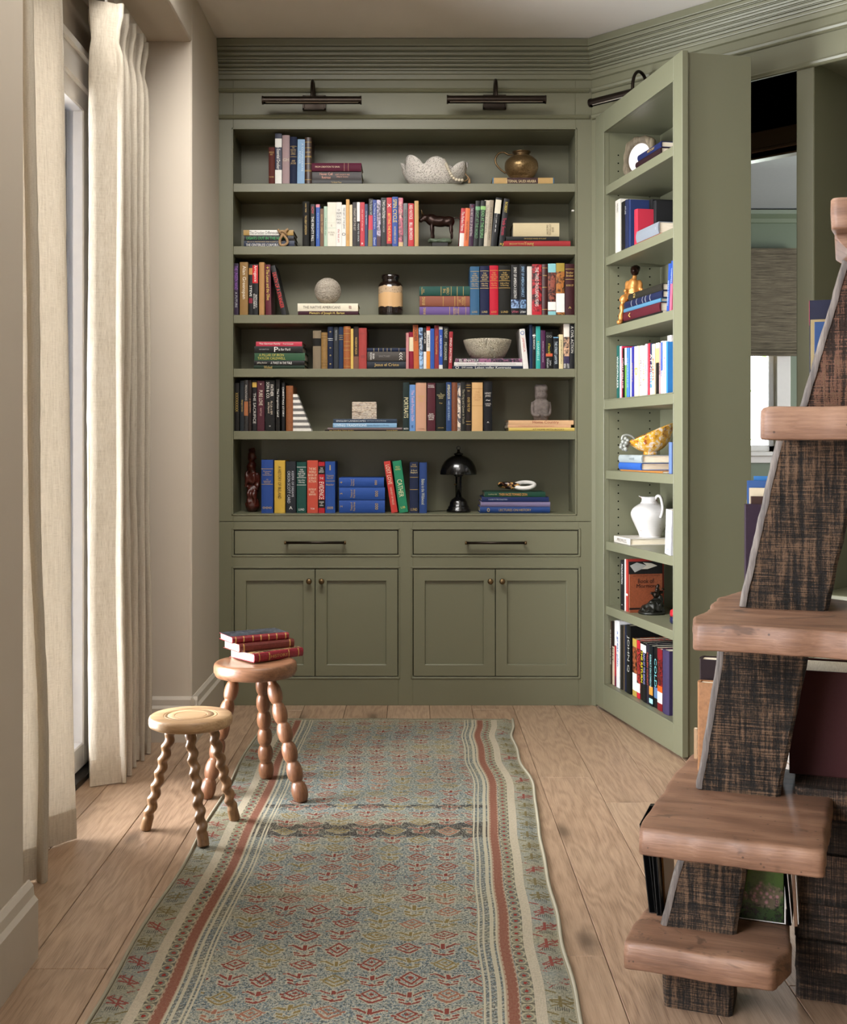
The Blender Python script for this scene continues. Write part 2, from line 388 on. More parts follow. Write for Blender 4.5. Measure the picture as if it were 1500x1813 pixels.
# left wall: pier by the camera, pier by the bookcase, soffit over the alcove, outer wall with window opening
OX = -1.10
lw = S(box('wall_left', -1.5, LX, 1.78, 2.448, 0, CEILZ, PLASTER, None, .012, 3))
box('far_pier', -1.18, LX, 4.275, 5.35, 0, CEILZ, PLASTER, lw, .012, 3)
box('alcove_soffit', -1.5, LX, 2.44, 4.28, 2.544, CEILZ, PLASTER, lw, .012, 3)
box('window_wall_above', -1.5, OX, 2.44, 4.28, 2.24, 2.545, PLASTER, lw, 0)
box('window_wall_side', -1.18, OX, 3.99, 4.28, 0, 2.25, PLASTER, lw, 0)
box('second_alcove_soffit', -1.5, LX, -.30, 1.79, 2.45, CEILZ, PLASTER, lw, 0)
box('near_wall', -1.5, LX, -2.9, -.30, 0, CEILZ, PLASTER, lw, 0)
S(box('wall_rear', -1.5, 2.8, -2.9, -2.75, 0, CEILZ, PLASTER, None, 0))
S(box('wall_right', 2.62, 2.8, -2.9, 3.2, 0, CEILZ, GREEN, None, 0))
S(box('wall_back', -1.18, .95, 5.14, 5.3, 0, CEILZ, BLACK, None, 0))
# baseboards with a stepped cap
def baseboard(name, x0, y0, x1, y1):
    L = math.hypot(x1-x0, y1-y0); prof = [(0, 0), (-.022, 0), (-.022, .122), (-.014, .132), (-.012, .152), (-.004, .163), (0, .163)]
    o = prism(name, prof, 0, L, TRIMP, None, 0, axis='x'); o.location = (x0, y0, 0); o.rotation_euler = (0, 0, math.atan2(y1-y0, x1-x0)); return S(o)
baseboard('baseboard_left', LX, 1.80, LX, 2.448+.022)
baseboard('baseboard_left', LX, 4.275-.022, LX, 4.85)
baseboard('baseboard_left', OX, 4.275, LX+.022, 4.275)
# the alcove's glazed door
w1 = S(boxes('window_1', [(OX-.03, OX+.02, 3.95, 4.06, 0, 2.34), (OX-.03, OX+.02, 2.3, 4.06, 2.24, 2.34), (OX-.03, OX+.034, 2.3, 4.08, 2.325, 2.352)], WFRAME, None, .003))
boxes('window_frame', [(OX-.05, OX+.005, 3.86, 3.952, 0.02, 2.18), (OX-.05, OX+.005, 2.3, 3.952, 2.175, 2.243), (OX-.05, OX+.005, 2.3, 3.86, .02, .10)], WFRAME, w1, .004)
box('pane', OX-.035, OX-.03, 2.3, 3.86, .1, 2.18, GLASS, w1, 0)
box('sill_track', OX-.09, OX+.04, 2.3, 3.95, .0, .018, m_plain('black_floor_track', '22201e', .4, .6), w1, .002)
# what lies outside that window: a pale rendered terrace wall and paving
box('terrace_wall', -5.4, -5.2, -4, 16, -.4, 3.2, m_plain('pale_render_outside', 'eceef8', .8), None, 0)['kind'] = 'structure'
box('terrace_paving', -5.3, -1.5, -4, 16, -.14, -.05, m_plain('pale_terrace_stone', 'd8d8dc', .8), None, 0)['kind'] = 'structure'
# ---- diagonal wall (green panelling) with door opening and a second bookcase niche
wd = bpy.data.objects.new('wall_diagonal', None); SC.collection.objects.link(wd); wd.matrix_world = diag(); wd['kind'] = 'structure'
OPW, OPZ = .925, 2.437
prism('header', [(-.0, 2.437), (-.0, CEILZ), (.03, CEILZ), (.03, 2.437)], 0, 2.75, GREEN, wd, 0, axis='x')
box('corner_post', -.02, .022, .0, .3, 0, 2.44, GREEN, wd, .002)
box('pilaster', .905, .972, 0, .30, 0, 2.44, GREEN, wd, .003)
box('jamb_stop', .895, .912, .02, .30, 0, 2.44, GREEN, wd, .002)
box('niche_top', .972, 2.75, .03, .30, 2.437, 2.50, GREEN, wd, 0)
box('niche_back', .972, 2.75, .30, .33, 0, 2.44, GREEN, wd, 0)
box('niche_base', .972, 2.75, .0, .30, 0, .55, GREEN, wd, .002)
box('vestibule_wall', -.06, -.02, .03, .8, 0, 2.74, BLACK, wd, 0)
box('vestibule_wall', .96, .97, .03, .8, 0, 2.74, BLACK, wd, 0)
box('vestibule_ceiling', -.06, 1.03, .03, .8, 2.70, 2.74, BLACK, wd, 0)  # vestibule walls and ceiling coloured black to stand in for their darkness
# mouldings shared by both walls: profile points (protrusion, height)
def crown():
    P = [(0, 2.585), (.008, 2.589), (.010, 2.606)]
    zs = [2.608, 2.622, 2.633, 2.637, 2.648, 2.652, 2.662, 2.672, 2.676, 2.690, 2.694, 2.71, CEILZ]
    pr = .014
    for i in range(len(zs)-1):
        P += [(pr, zs[i]), (pr+.001, zs[i]+.003), (pr+.002, zs[i+1]-.003), (pr-.003, zs[i+1]-.001)]; pr += .0052 if i in (1, 4, 7, 9, 10) else .0028
    return P + [(0, CEILZ)]
def bead(z0, z1, p=.012):
    return [(0, z0), (p*.6, z0+.001), (p, z0+.004), (p*.75, z0+.009), (p, z1-.006), (p*.8, z1-.001), (0, z1)]
for nm, pf in (('crown_moulding', crown()), ('bead_moulding', bead(2.529, 2.552)), ('bead_moulding', bead(2.420, 2.443)), ):
    prism(nm, [(-a, z) for a, z in pf], 0 if nm == 'crown_moulding' else .006, 2.75, GREEN, wd, 0, axis='x')
# small raised panel frames on the diagonal frieze
def pframe(name, x0, x1, z0, z1, t, y0, y1, mat, parent):
    return boxes(name, [(x0, x1, y0, y1, z1-t, z1), (x0, x1, y0, y1, z0, z0+t), (x0, x0+t, y0, y1, z0, z1), (x1-t, x1, y0, y1, z0, z1)], mat, parent, .001)
# second cased opening behind, into the far room
sec = bpy.data.objects.new('wall_inner', None); SC.collection.objects.link(sec); sec['kind'] = 'structure'
sec.matrix_world = Matrix.Translation(C0+Vector((.7071*.72, .7071*.72, 0))) @ Matrix.Rotation(-pi/4, 4, 'Z')
OB = GREEN_FAR
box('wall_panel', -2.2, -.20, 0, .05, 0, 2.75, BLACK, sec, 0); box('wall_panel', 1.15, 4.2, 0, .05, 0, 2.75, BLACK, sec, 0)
box('wall_panel', -.3, 1.25, 0, .05, 2.33, 2.75, BLACK, sec, 0)  # black colour stands in for the unlit wall around the casing
boxes('door_casing', [(-.30, 1.25, -.025, .0, 2.345, 2.435), (-.30, 1.25, -.032, .0, 2.345, 2.360), (-.3, 1.25, -.0, .06, 2.322, 2.332), (-.3, -.2, -.025, 0, 0, 2.4), (1.15, 1.25, -.025, 0, 0, 2.4)], BROWNCASE, sec, .003)
# far room
S(box('wall_far_room', .6, 1.70, 8.4, 8.5, 0, 2.75, GREEN_FAR, None, 0)); S(box('wall_far_room', 2.66, 5.1, 8.4, 8.5, 0, 2.75, GREEN_FAR, None, 0))
S(box('wall_far_room', 1.70, 2.66, 8.4, 8.5, 0, 1.00, GREEN_FAR, None, 0)); S(box('wall_far_room', 1.70, 2.66, 8.4, 8.5, 2.42, 2.75, GREEN_FAR, None, 0))
S(box('wall_far_room', .5, .62, 6.0, 8.5, 0, 2.75, GREEN_FAR, None, 0)); S(box('wall_far_room', 5.0, 5.1, 2, 8.5, 0, 2.75, GREEN_FAR, None, 0))
S(box('ceiling', .5, 5.1, 2, 8.5, CEILZ+.0, CEILZ+.12, CEIL_FAR, None, 0)).location.z = .012
S(prism('floor', [(1.4, 5.9), (5.1, 2.0), (5.1, 8.5), (.5, 8.5), (.5, 6.1)], -.05, -.002, FLOOR, None, 0))
prism('trim_1', [(8.4, 2.742), (8.31, 2.742), (8.32, 2.715), (8.37, 2.69), (8.385, 2.665), (8.4, 2.66)], .6, 5, GREEN_FAR, None, 0, axis='x')['kind'] = 'structure'
w2 = S(boxes('window_2', [(2.565, 2.665, 8.37, 8.45, .98, 2.42), (1.66, 1.76, 8.37, 8.45, .98, 2.42), (1.66, 2.665, 8.37, 8.45, 2.32, 2.42)], WFRAME, None, .004))
boxes('window_sill', [(1.62, 2.70, 8.33, 8.45, 1.0, 1.03), (1.66, 2.68, 8.37, 8.40, .95, 1.0)], WFRAME, w2, .003)
boxes('sash', [(2.52, 2.568, 8.41, 8.46, 1.03, 2.33), (1.76, 1.81, 8.41, 8.46, 1.03, 2.33), (1.76, 2.568, 8.41, 8.46, 1.03, 1.075)], WFRAME, w2, .004)
box('pane', 1.8, 2.53, 8.43, 8.435, 1.07, 2.33, GLASS, w2, 0)
# roman shade in the far window
def m_shade():
    g = G('woven_grass_shade'); c = g.coord('Object'); n = g.noise(g.scale(c, (6, 6, 110)), 1, 4, .7, .4)
    g.bump(n, .5, .004); return g.fin(g.ramp(n, [(.3, '40392d'), (.5, '655b49'), (.7, '7d725c')]), .9)
SHADE = m_shade()
rs = T('roman_shade', 'brown woven roman shade half drawn over the window of the room beyond', 'window shade', (2.19, 8.33, 2.45))
box('shade_panel', -.52, .52, -.012, .0, -.66, -.02, SHADE, rs, .002)
for k, (za, zb, yy) in enumerate([(-.70, -.645, -.03), (-.725, -.69, -.042), (-.745, -.715, -.05)]):
    prism('fold', [(yy, za+.006), (yy+.006, za), (yy+.014, za), (0, zb), (-.012, zb), (yy, za+.018)], -.52, .52, SHADE, rs, 0, axis='x')
box('head_rail', -.52, .52, -.02, .025, -.02, .02, SHADE, rs, .002)
# tree outside the far window
LEAF = m_plain('sunlit_leaf', '9db56a', .6, 0, .3, 3)
tr = T('garden_tree', 'sunlit pale green tree outside the window of the room beyond', 'tree', (2.0, 11.6, -.4))
bm = bmesh.new(); rl = random.Random(5)
for k in range(900):
    a = rl.uniform(0, 2*pi); rr = abs(rl.gauss(0, .8)); p = Vector((rr*cos(a)*1.4, rr*sin(a)*.6, rl.uniform(.6, 3.2)))
    q = Matrix.Translation(p) @ Matrix.Rotation(rl.uniform(0, 6), 4, Vector((rl.uniform(-1, 1), rl.uniform(-1, 1), 1)).normalized())
    vs = [bm.verts.new(q @ Vector(c)) for c in ((-.05, 0, 0), (0, -.022, .012), (.05, 0, 0), (0, .022, .012))]; bm.faces.new(vs)
frombm('foliage', bm, LEAF, tr)['kind'] = 'stuff'
tube('trunk', [(0, 0, 0), (.05, 0, 1), (0, .05, 2.4)], .07, m_plain('bark', '5c4a3a', .9), tr, radii=[.1, .07, .03])
box('garden_ground', -3, 9, 8.6, 20, -.5, -.4, m_plain('sunlit_lawn', 'a8bd84', .9), None, 0)['kind'] = 'structure'
# ---------------------------------------------------------------- built-in bookcase on the back wall
bk = T('bookcase', 'built-in sage green bookcase with six open levels above two drawers and four doors', 'bookcase', (0, WY, 0))
BL, BR, OL, OR = -.8185, .7243, -.7593, .6565
SHZ = [2.162, 1.902, 1.617, 1.3937, 1.135]; DECK = .792; OT = 2.383
boxes('face_frame', [(BL, OL, 0, .03, .7615, CEILZ-.01), (OR, BR, 0, .03, .7615, CEILZ-.01), (OL, OR, 0, .03, OT, CEILZ-.01), (OL, OR, 0, .03, .7615, DECK)], GREEN, bk, .0012)
DX = [(-.757, -.076), (-.0164, .6696)]; DZ = (.623, .725); PZ = (.118, .5653)
boxes('base_frame', [(BL, DX[0][0], 0, .03, 0, .7595), (DX[0][1], DX[1][0], 0, .03, 0, .7595), (DX[1][1], BR, 0, .03, 0, .7595)] +
      [(a, b, 0, .03, DZ[1], .7595) for a, b in DX] + [(a, b, 0, .03, PZ[1], DZ[0]) for a, b in DX] + [(a, b, 0, .03, 0, PZ[0]) for a, b in DX], GREEN, bk, .0008)
for a, b in DX:
    for zz in (DZ, PZ): pframe('bead', a-.008, b+.008, zz[0]-.008, zz[1]+.008, .005, -.003, .002, GREEN, bk)
pframe('bead', OL-.006, OR+.006, DECK-.006, OT+.006, .006, -.003, .004, GREEN, bk)
box('back_panel', OL-.03, OR+.03, .262, .28, DECK-.03, OT+.03, GREEN, bk, 0)
box('side_panel', OL-.035, OL-.006, .03, .27, DECK-.03, OT+.03, GREEN, bk, 0); box('side_panel', OR+.006, OR+.035, .03, .27, DECK-.03, OT+.03, GREEN, bk, 0)
box('top_panel', OL-.03, OR+.03, .03, .27, OT+.0, OT+.03, GREEN, bk, 0); box('bottom_panel', OL-.03, OR+.03, .0295, .27, DECK-.03, DECK-.0005, GREEN, bk, 0)
box('cabinet_shade_sheet', BL+.01, BR-.01, .12, .14, 0, .75, BLACK, bk, 0)  # black sheet standing in for the shade behind drawer and door gaps
for z in SHZ: box('shelf', OL-.005, OR+.005, .012, .262, z-.035, z, GREEN, bk, .0015)
for k in (0, 1): box('shelf_pin', OR-.006, OR+.004, .07, .085, 2.058-.0*k, 2.064, WFRAME, bk, 0) if k == 0 else None
prism('crown_moulding', [(-a, z) for a, z in crown()], BL, BR+.03, GREEN, bk, 0, axis='x')
prism('bead_moulding', [(-a, z) for a, z in bead(2.5335, 2.5525)], BL, BR-.012, GREEN, bk, 0, axis='x')
prism('bead_moulding', [(-a, z) for a, z in bead(2.424, 2.443)], BL, BR-.012, GREEN, bk, 0, axis='x')
KNURL = BRASS
for i, (a, b) in enumerate(DX):
    g = .0035; dr = box('drawer', a+g, b-g, -.0, .02, DZ[0]+g, DZ[1]-g, GREEN, bk, .0012)
    cx = (-.418, .3255)[i]; cz = (.6755, .6745)[i]; hd = tube('handle', [(cx-.126, -.028, cz), (cx+.126, -.028, cz)], .0055, BRONZE, dr, 12)
    for s in (-1, 1):
        tube('handle_post', [(cx+s*.116, 0, cz), (cx+s*.116, -.03, cz)], .005, BRASS, dr, 8)
        tube('handle_collar', [(cx+s*.119, -.028, cz), (cx+s*.127, -.028, cz)], .0072, BRASS, dr, 12)
def shaker(name, x0, x1, z0, z1, st, parent, mat):
    vs, fs = [], []
    def ring(a, b, c, d, y): k = len(vs); vs.extend([(a, y, c), (b, y, c), (b, y, d), (a, y, d)]); return k
    r = [ring(x0, x1, z0, z1, .02), ring(x0, x1, z0, z1, .001), ring(x0+.001, x1-.001, z0+.001, z1-.001, 0), ring(x0+st, x1-st, z0+st, z1-st, 0),
         ring(x0+st+.0015, x1-st-.0015, z0+st+.0015, z1-st-.0015, .0012), ring(x0+st+.003, x1-st-.003, z0+st+.003, z1-st-.003, .011)]
    for p, q in zip(r, r[1:]):
        for i in range(4): fs.append((p+i, p+(i+1) % 4, q+(i+1) % 4, q+i))
    o = mesh(name, vs, fs, mat, parent)
    mesh('panel', [(x0+st+.003, .011, z0+st+.003), (x1-st-.003, .011, z0+st+.003), (x1-st-.003, .011, z1-st-.003), (x0+st+.003, .011, z1-st-.003)], [(0, 1, 2, 3)], mat, o)
    return o
for a, b, kx in ((-.757, -.4206, -.444), (-.4206, -.076, -.3925), (-.0164, .3255, .304), (.3255, .6696, .353)):
    g = .0032; e0 = g if a in (-.757, -.0164) else .0015; e1 = g if b in (-.076, .6696) else .0015
    d = shaker('door', a+e0, b-e1, PZ[0]+g, PZ[1]-g, .046, bk, GREEN)
    lathe('knob', [(.0001, 0), (.006, .0), (.0045, .008), (.0045, .014), (.010, .018), (.0125, .023), (.011, .028), (.006, .031), (.0001, .032)], BRASS, d, 20, M=Matrix.Translation((kx, 0, (PZ[1]-.05))) @ Matrix.Rotation(pi/2, 4, 'X'))
# ---------------------------------------------------------------- picture lights
def picture_light(name, label, M, L=.395):
    t = T(name, label, 'wall light', M=M, group='picture lights above the shelves')
    box('backplate', -.048, .048, -.012, 0, -.03, .03, BRONZE, t, .002); pframe('plate_rim', -.048, .048, -.03, .03, .008, -.017, -.01, BRONZE, t)
    tube('arm', [(0, -.012, .0), (0, -.02, .012), (0, -.03, .045), (0, -.05, .066), (0, -.08, .07), (0, -.105, .052), (0, -.118, .02), (0, -.12, -.012)], .0065, BRONZE, t, 10)
    vs, fs = [], []; n = 14
    for xx in (-L/2, L/2):
        for k in range(n): a = -.35*pi + 1.7*pi*k/(n-1) - .1*pi; vs.append((xx, -.125+.0155*cos(a), -.022+.0155*sin(a)))
    for k in range(n-1): fs.append((k, k+1, n+k+1, n+k))
    mesh('shade', vs, fs, BRONZE, t, True)
    for s in (-1, 1): lathe('end_cap', [(.0001, -.003), (.0175, -.003), (.0175, .003), (.0001, .003)], BRONZE, t, 20, smooth=False, M=Matrix.Translation((s*L/2, -.125, -.022)) @ Matrix.Rotation(pi/2, 4, 'Y'))
    tube('lamp_tube', [(-L/2+.01, -.125, -.026), (L/2-.01, -.125, -.026)], .007, m_plain('frosted_lamp_tube', 'c9c2b4', .4), t, 8); return t
picture_light('picture_light', 'bronze picture light above the top shelf, the one beside the beige wall', Matrix.Translation((X(557, WY), WY, 2.489)))
picture_light('picture_light', 'bronze picture light above the top shelf, the one over the metal jug', Matrix.Translation((X(875.5, WY), WY, 2.492)))
picture_light('picture_light', 'bronze picture light half hidden behind the top of the open bookcase door', diag() @ Matrix.Translation((.285, 0, 2.47)))
# ---------------------------------------------------------------- the bookcase door, swung open
HP = Vector((.736, 4.828, 0)); UA = math.atan2(-.98, .1988); DM = Matrix.Translation(HP) @ Matrix.Rotation(UA, 4, 'Z')
UU = Vector((cos(UA), sin(UA), 0)); WW = Vector((-sin(UA), cos(UA), 0)); DW, DT, DH = .845, .262, 2.422
bd = T('bookcase_door', 'tall sage green bookcase door with seven shelves, swung open beside the doorway', 'bookcase door', M=DM)
x0, x1 = .097, .772; OTz, OBz, MZ0, MZ1 = 2.337, .115, 1.2195, 1.26
boxes('face_frame', [(0, x0, 0, .022, .012, DH), (x1, DW, 0, .022, .012, DH), (x0, x1, 0, .022, OTz, DH), (x0, x1, 0, .022, .012, OBz), (x0, x1, 0, .022, MZ0, MZ1)], GREEN_DOOR, bd, .001)
for za, zb in ((OBz, MZ0), (MZ1, OTz)): pframe('bead', x0-.004, x1+.004, za-.004, zb+.004, .004, -.002, .004, GREEN_DOOR, bd)
box('side_panel', .0, x0+.0, .022, DT, .012, DH, GREEN_DOOR, bd, 0); box('side_panel', x1, DW-.015, .022, DT, .012, DH-.0, GREEN_DOOR, bd, .001)
box('back_panel', x0-.01, x1+.01, DT-.022, DT, .012, DH, GREEN_DOOR, bd, 0); box('top_panel', x0-.005, x1+.005, .022, DT-.01, OTz, DH-.001, GREEN_DOOR, bd, 0)
box('bottom_panel', x0-.005, x1+.005, .02, DT-.01, .012, OBz-.001, GREEN_DOOR, bd, 0)
DSH = [2.12, 1.834, 1.549, 1.26, .975, .689, .43, .115]
for z in DSH:
    if z not in (1.26, .115): box('shelf', x0, x1, .008, DT-.022, z-.034, z, GREEN_DOOR, bd, .0012)
box('fixed_shelf', x0, x1, .021, DT-.022, MZ0, MZ1-.0005, GREEN_DOOR, bd, 0)
bm = bmesh.new(); z = .2
while z < 2.28:
    for yy in (.06, .195):
        bmesh.ops.create_cone(bm, cap_ends=True, segments=8, radius1=.003, radius2=.003, depth=.001, matrix=Matrix.Translation((x0+.0008, yy, z)) @ Matrix.Rotation(pi/2, 4, 'Y'))
    z += .0325
frombm('peg_hole', bm, BLACK, bd)['kind'] = 'stuff'
# ---------------------------------------------------------------- linen curtains
def curtain(name, label, y0, y1, xc, A, nf, z1, zhem, seed, flare=.0, ph=0., taper=0.):
    t = T(name, label, 'curtain', (xc, (y0+y1)/2, 0), group='linen curtains in the window alcove')
    ns, nz = nf*18, 60; vs, fs, uv = [], [], []; ym = (y0+y1)/2; r = random.Random(seed); off = [r.uniform(-1, 1) for _ in range(nf+2)]
    for j in range(nz+1):
        q = j/nz; z = zhem + (z1-zhem)*q; top = max(0, (q-.93)/.07)
        for i in range(ns+1):
            s = i/ns; yq = (1-taper*q); th = 2*pi*nf*s + ph; k = min(nf, int(s*nf)); wob = off[k]*(1-q)*.6
            amp = A*(1+.35*wob)*(1-.0*top)*(1+flare*(1-q)); pinch = 1-.25*math.exp(-((q-.955)/.018)**2)
            y = y0-ym + (y1-y0)*s*yq + .28*(y1-y0)/nf*sin(2*th)*.55 + .018*noise.noise(Vector((s*nf*.9, q*2.2, seed)))*(1.3-q)
            xx = amp*pinch*math.copysign(abs(sin(th))**.8, sin(th)) + .022*noise.noise(Vector((s*nf*1.3+5, q*3.0, seed)))*(1.25-q) + .002*noise.noise(Vector((s*60, q*70, seed)))
            vs.append((xx, y, z + (.006*noise.noise(Vector((s*9, 1, seed))) if j == 0 else 0))); uv.append((s*(y1-y0)*2.6, z))
    for j in range(nz):
        for i in range(ns): a = j*(ns+1)+i; fs.append((a, a+1, a+ns+2, a+ns+1))
    o = mesh('drape', vs, fs, LINEN, t, True); ul = o.data.uv_layers.new(name='UVMap')
    for l in o.data.loops: ul.data[l.index].uv = uv[l.vertex_index]
    sm = o.modifiers.new('thick', 'SOLIDIFY'); sm.thickness = .0015
    # stitched hem
    hv = [(x*1.0, y, z) for (x, y, z) in vs[:ns+1]]; rows = []
    for j2 in (0, 1, 2): rows += [(vs[j2*(ns+1)+i][0]+.002, vs[j2*(ns+1)+i][1]-.002, vs[j2*(ns+1)+i][2]) for i in range(ns+1)]
    hf = [(j2*(ns+1)+i, j2*(ns+1)+i+1, (j2+1)*(ns+1)+i+1, (j2+1)*(ns+1)+i) for j2 in (0, 1) for i in range(ns)]
    h = mesh('hem', rows, hf, LINEN, t, True); ul = h.data.uv_layers.new(name='UVMap')
    for l in h.data.loops: ul.data[l.index].uv = uv[l.vertex_index]
    return t
curtain('curtain', 'gathered linen curtain panel hanging beside the far side of the glazed door', 3.70, 4.15, -.995, .062, 5, 2.478, .004, 3, .05, -.5)
curtain('curtain', 'broad linen curtain panel hanging next to the near wall corner', 2.30, 3.17, -.985, .058, 3, 2.478, .004, 11, .05, 1.2, .15)
ct = T('curtain_track', 'slim white ceiling curtain track inside the window alcove', 'curtain track', (-.985, 3.3, 2.505))
box('rail', -.012, .012, -.95, .93, 0, .039, WFRAME, ct, .002)
for k in range(7): box('glider', -.004, .004, .42+k*.075, .43+k*.075, -.028, .002, WFRAME, ct, .001)
# ---------------------------------------------------------------- books
MK = {'c': M_CLOTH, 'p': M_PAPER, 'l': M_LEATHER, 'f': M_PHOTO}
def book_parts(t, w, h, d, col, kind, texts=(), bands=(), flat=False):
    hard = kind in 'cl' or w > .018
    tk = .0022 if hard else .0007; ins = .003 if hard else .0003; b = min(.16*w, .0045) if kind in 'cl' else min(.05*w, .001); n = 7
    out = [(-w/2, d)] + [(-w/2+w*k/n, -b*(1-(2*k/n-1)**2)) for k in range(n+1)] + [(w/2, d), (w/2-tk, d), (w/2-tk, tk), (-w/2+tk, tk), (-w/2+tk, d)]
    prism('cover', out, 0, h, MK[kind], t, 0, col)
    box('page_block', -w/2+tk, w/2-tk, tk, d-ins, ins, h-ins, M_PAGES, t, 0)
    def strip(nm, z0, z1, c, k, e=.0004):
        vs, fs = [], []
        for zz in (z0*h, z1*h):
            for q in range(n+1): vs.append((-w/2+w*q/n*1.0, -b*(1-(2*q/n-1)**2)-e, zz))
        for q in range(n): fs.append((q, q+1, n+2+q, n+1+q))
        return mesh(nm, vs, fs, MK[k], t, True, c)
    for bn in bands: strip('spine_band', bn[0], bn[1], bn[2], bn[3] if len(bn) > 3 else ('p' if kind == 'f' else kind))
    for tx in texts:
        if tx[0] == 'h': _, s, zc, hf, c = tx[:5]; text(s, t, (0, -b-.0009, zc*h), w*(tx[5] if len(tx) > 5 else .78), h*hf, c, 'h')
        elif tx[0] == 'b':   # thin gilt rule
            strip('gilt_rule', tx[1]-.004, tx[1]+.004, tx[2], 'c', .0006)
        else:
            s, c = tx[0], tx[1]; zc = tx[2] if len(tx) > 2 else .55; lf = tx[3] if len(tx) > 3 else .7; wf = tx[4] if len(tx) > 4 else .5
            xo = tx[5] if len(tx) > 5 else 0
            text(s, t, (xo*w, -b-.0009+(b*(2*xo)**2), zc*h), h*lf, w*wf, c, 'v')
BOOKN = [0]; LBL = []
def an(s): return s
def add_book(M, w, h, d, col, kind, label, group, texts=(), bands=()):
    t = T('book', label, 'book', M=M, group=group); LBL.append(label)
    book_parts(t, w, h, d, col, kind, texts, bands); return t
def upright(base, z, ys, row, place, group, d=.16, setback=.035):
    """main bookcase, row of upright books; row items: x0,x1,ytop,col,kind,short,desc,texts,lean,bands"""
    Y = WY+setback
    for i, r in enumerate(row):
        x0, x1, yt, col, kind, short, desc = r[:7]; texts = r[7] if len(r) > 7 else (); lean = r[8] if len(r) > 8 else 0; bands = r[9] if len(r) > 9 else ()
        if lean: Yb = Y
        a, b = X(x0, Y), X(x1, Y); w = (b-a)*.985; h = Z(yt, Y)-z; jit = random.uniform(-.004, .006); dd = min(d+random.uniform(-.02, .02), .215)
        nb = row[i-1][5] if i else (row[i+1][5] if len(row) > 1 else ''); side = 'beside'
        lab = f'{desc}, beside the {nb}, {place}'
        sh = lean/428.; ang = math.atan2(sh, h); w2 = w*cos(ang) if lean else w; hh = h/ cos(ang) - (abs(sin(ang))*w2 if lean else 0)
        M = Matrix.Translation((( a+b)/2, Y+jit, z+(abs(sin(ang))*w2/2 if lean else 0))) @ Matrix.Rotation(ang, 4, 'Y')
        add_book(M, w2, hh, dd, col, kind, lab, group, texts, bands)
def flip(ts):    # positions are listed from the lying book's left end
    out = []
    for t in ts:
        t = list(t)
        if t[0] == 'h': t[2] = 1-t[2]
        elif t[0] == 'b': t[1] = 1-t[1]
        elif len(t) > 2: t[2] = 1-t[2]
        out.append(tuple(t))
    return out
def flipb(bs): return [(1-b[1], 1-b[0]) + tuple(b[2:]) for b in bs]
def lying(z, row, place, group, d=.17, setback=.04):
    """bottom-up list: x0,x1,y_top,col,kind,short,desc,texts,bands ; thickness from the previous top"""
    Y = WY+setback; zz = z
    for i, r in enumerate(row):
        x0, x1, yt, col, kind, short, desc = r[:7]; texts = flip(r[7]) if len(r) > 7 else (); bands = flipb(r[8]) if len(r) > 8 else ()
        a, b = X(x0, Y), X(x1, Y); w = Z(yt, Y)-zz; L = b-a
        lab = f'{desc}, lying {"on the " + row[i-1][5] if i else "under the " + row[1][5] if len(row) > 1 else "flat"}, {place}'
        M = Matrix.Translation((b, Y+random.uniform(-.003, .006), zz+w/2)) @ Matrix.Rotation(-pi/2, 4, 'Y')
        add_book(M, w*.97, L, min(d, .7*L+.04), col, kind, lab, group, texts, bands); zz += w
    return zz
GO = 'c9a85c'; WH = 'f2efe8'; YL = 'e8cf4a'; SIL = 'b9b9b9'
# ---- top shelf
P1 = 'top shelf'; G1 = 'books on the top shelf'
upright(0, SHZ[0], None, [
 (475.7, 486.6, 261, '5f2a22', 'c', 'maroon book', 'slim short maroon book with small gilt title', [('h', 'BRIDGE\nBAY', .83, .1, GO), ('h', 'FULMER', .2, .03, GO)]),
 (487, 499, 236, '14183a', 'p', 'navy and white book', 'navy book with white band at head and foot', [('The Essential Drucker', WH, .55, .5)], 0, [(.73, .9, WH), (0, .29, WH)]),
 (499.8, 513, 239.5, 'b39a9c', 'c', 'mauve book', 'pale mauve cloth book', [('h', 'GH', .5, .06, 'd8cdb8')]),
 (513.7, 526, 243, '1a2440', 'c', 'dark navy book', 'dark navy cloth book with gilt title block', [('h', 'THE\nRISE AND\nFALL OF\nEMPIRES', .7, .18, GO), ('b', .58, GO), ('h', 'JANE\nJACOBS', .46, .1, GO), ('b', .8, GO)]),
 (526.2, 539.5, 247, '7fa6cc', 'p', 'light blue book', 'light blue book with pale lettering', [('A CONFEDERATE\nREADER', 'c8dcec', .6, .62, .6)], 1),
 (539.8, 552, 244, '3a2114', 'l', 'brown leather book', 'brown leather book with ornate gilt ribs', [('b', z, GO) for z in (.1, .28, .3, .44, .58, .6, .78, .9)] + [('h', 'HISTORY', .68, .04, GO)]),
], P1, G1)
lying(SHZ[0], [
 (550.5, 641, 318, '15120f', 'p', 'thin black book', 'thin black book', [('The Broken House', GO, .5, .2, .4)]),
 (550.5, 640.5, 303.5, '2c211f', 'p', 'dark brown book', 'dark brown book', [('Never Call\nRetreat', 'e39a80', .3, .25, .75), ('NEWT GINGRICH AND\nWilliam R. Forstchen', 'c98a70', .62, .28, .45)]),
 (550.5, 640, 288.6, '5d1c34', 'c', 'maroon book', 'maroon cloth book', [('FROM CREATION TO SINAI', 'e8c9a8', .33, .48, .2)], [(.66, .665, 'd8b090'), (.74, .745, 'd8b090')])], P1+' pile', G1)
lying(SHZ[0], [(872, 981, 314.7, 'c7a266', 'p', 'tan book', 'tan book with brown label and blue cover edges', [('ETERNAL SAUDI ARABIA', 'e0c898', .47, .48, .4)], [(.24, .74, '3b1c1c'), (0, .02, '2c6a90'), (.985, 1, '2c6a90')])], 'under the metal jug', G1, .2)
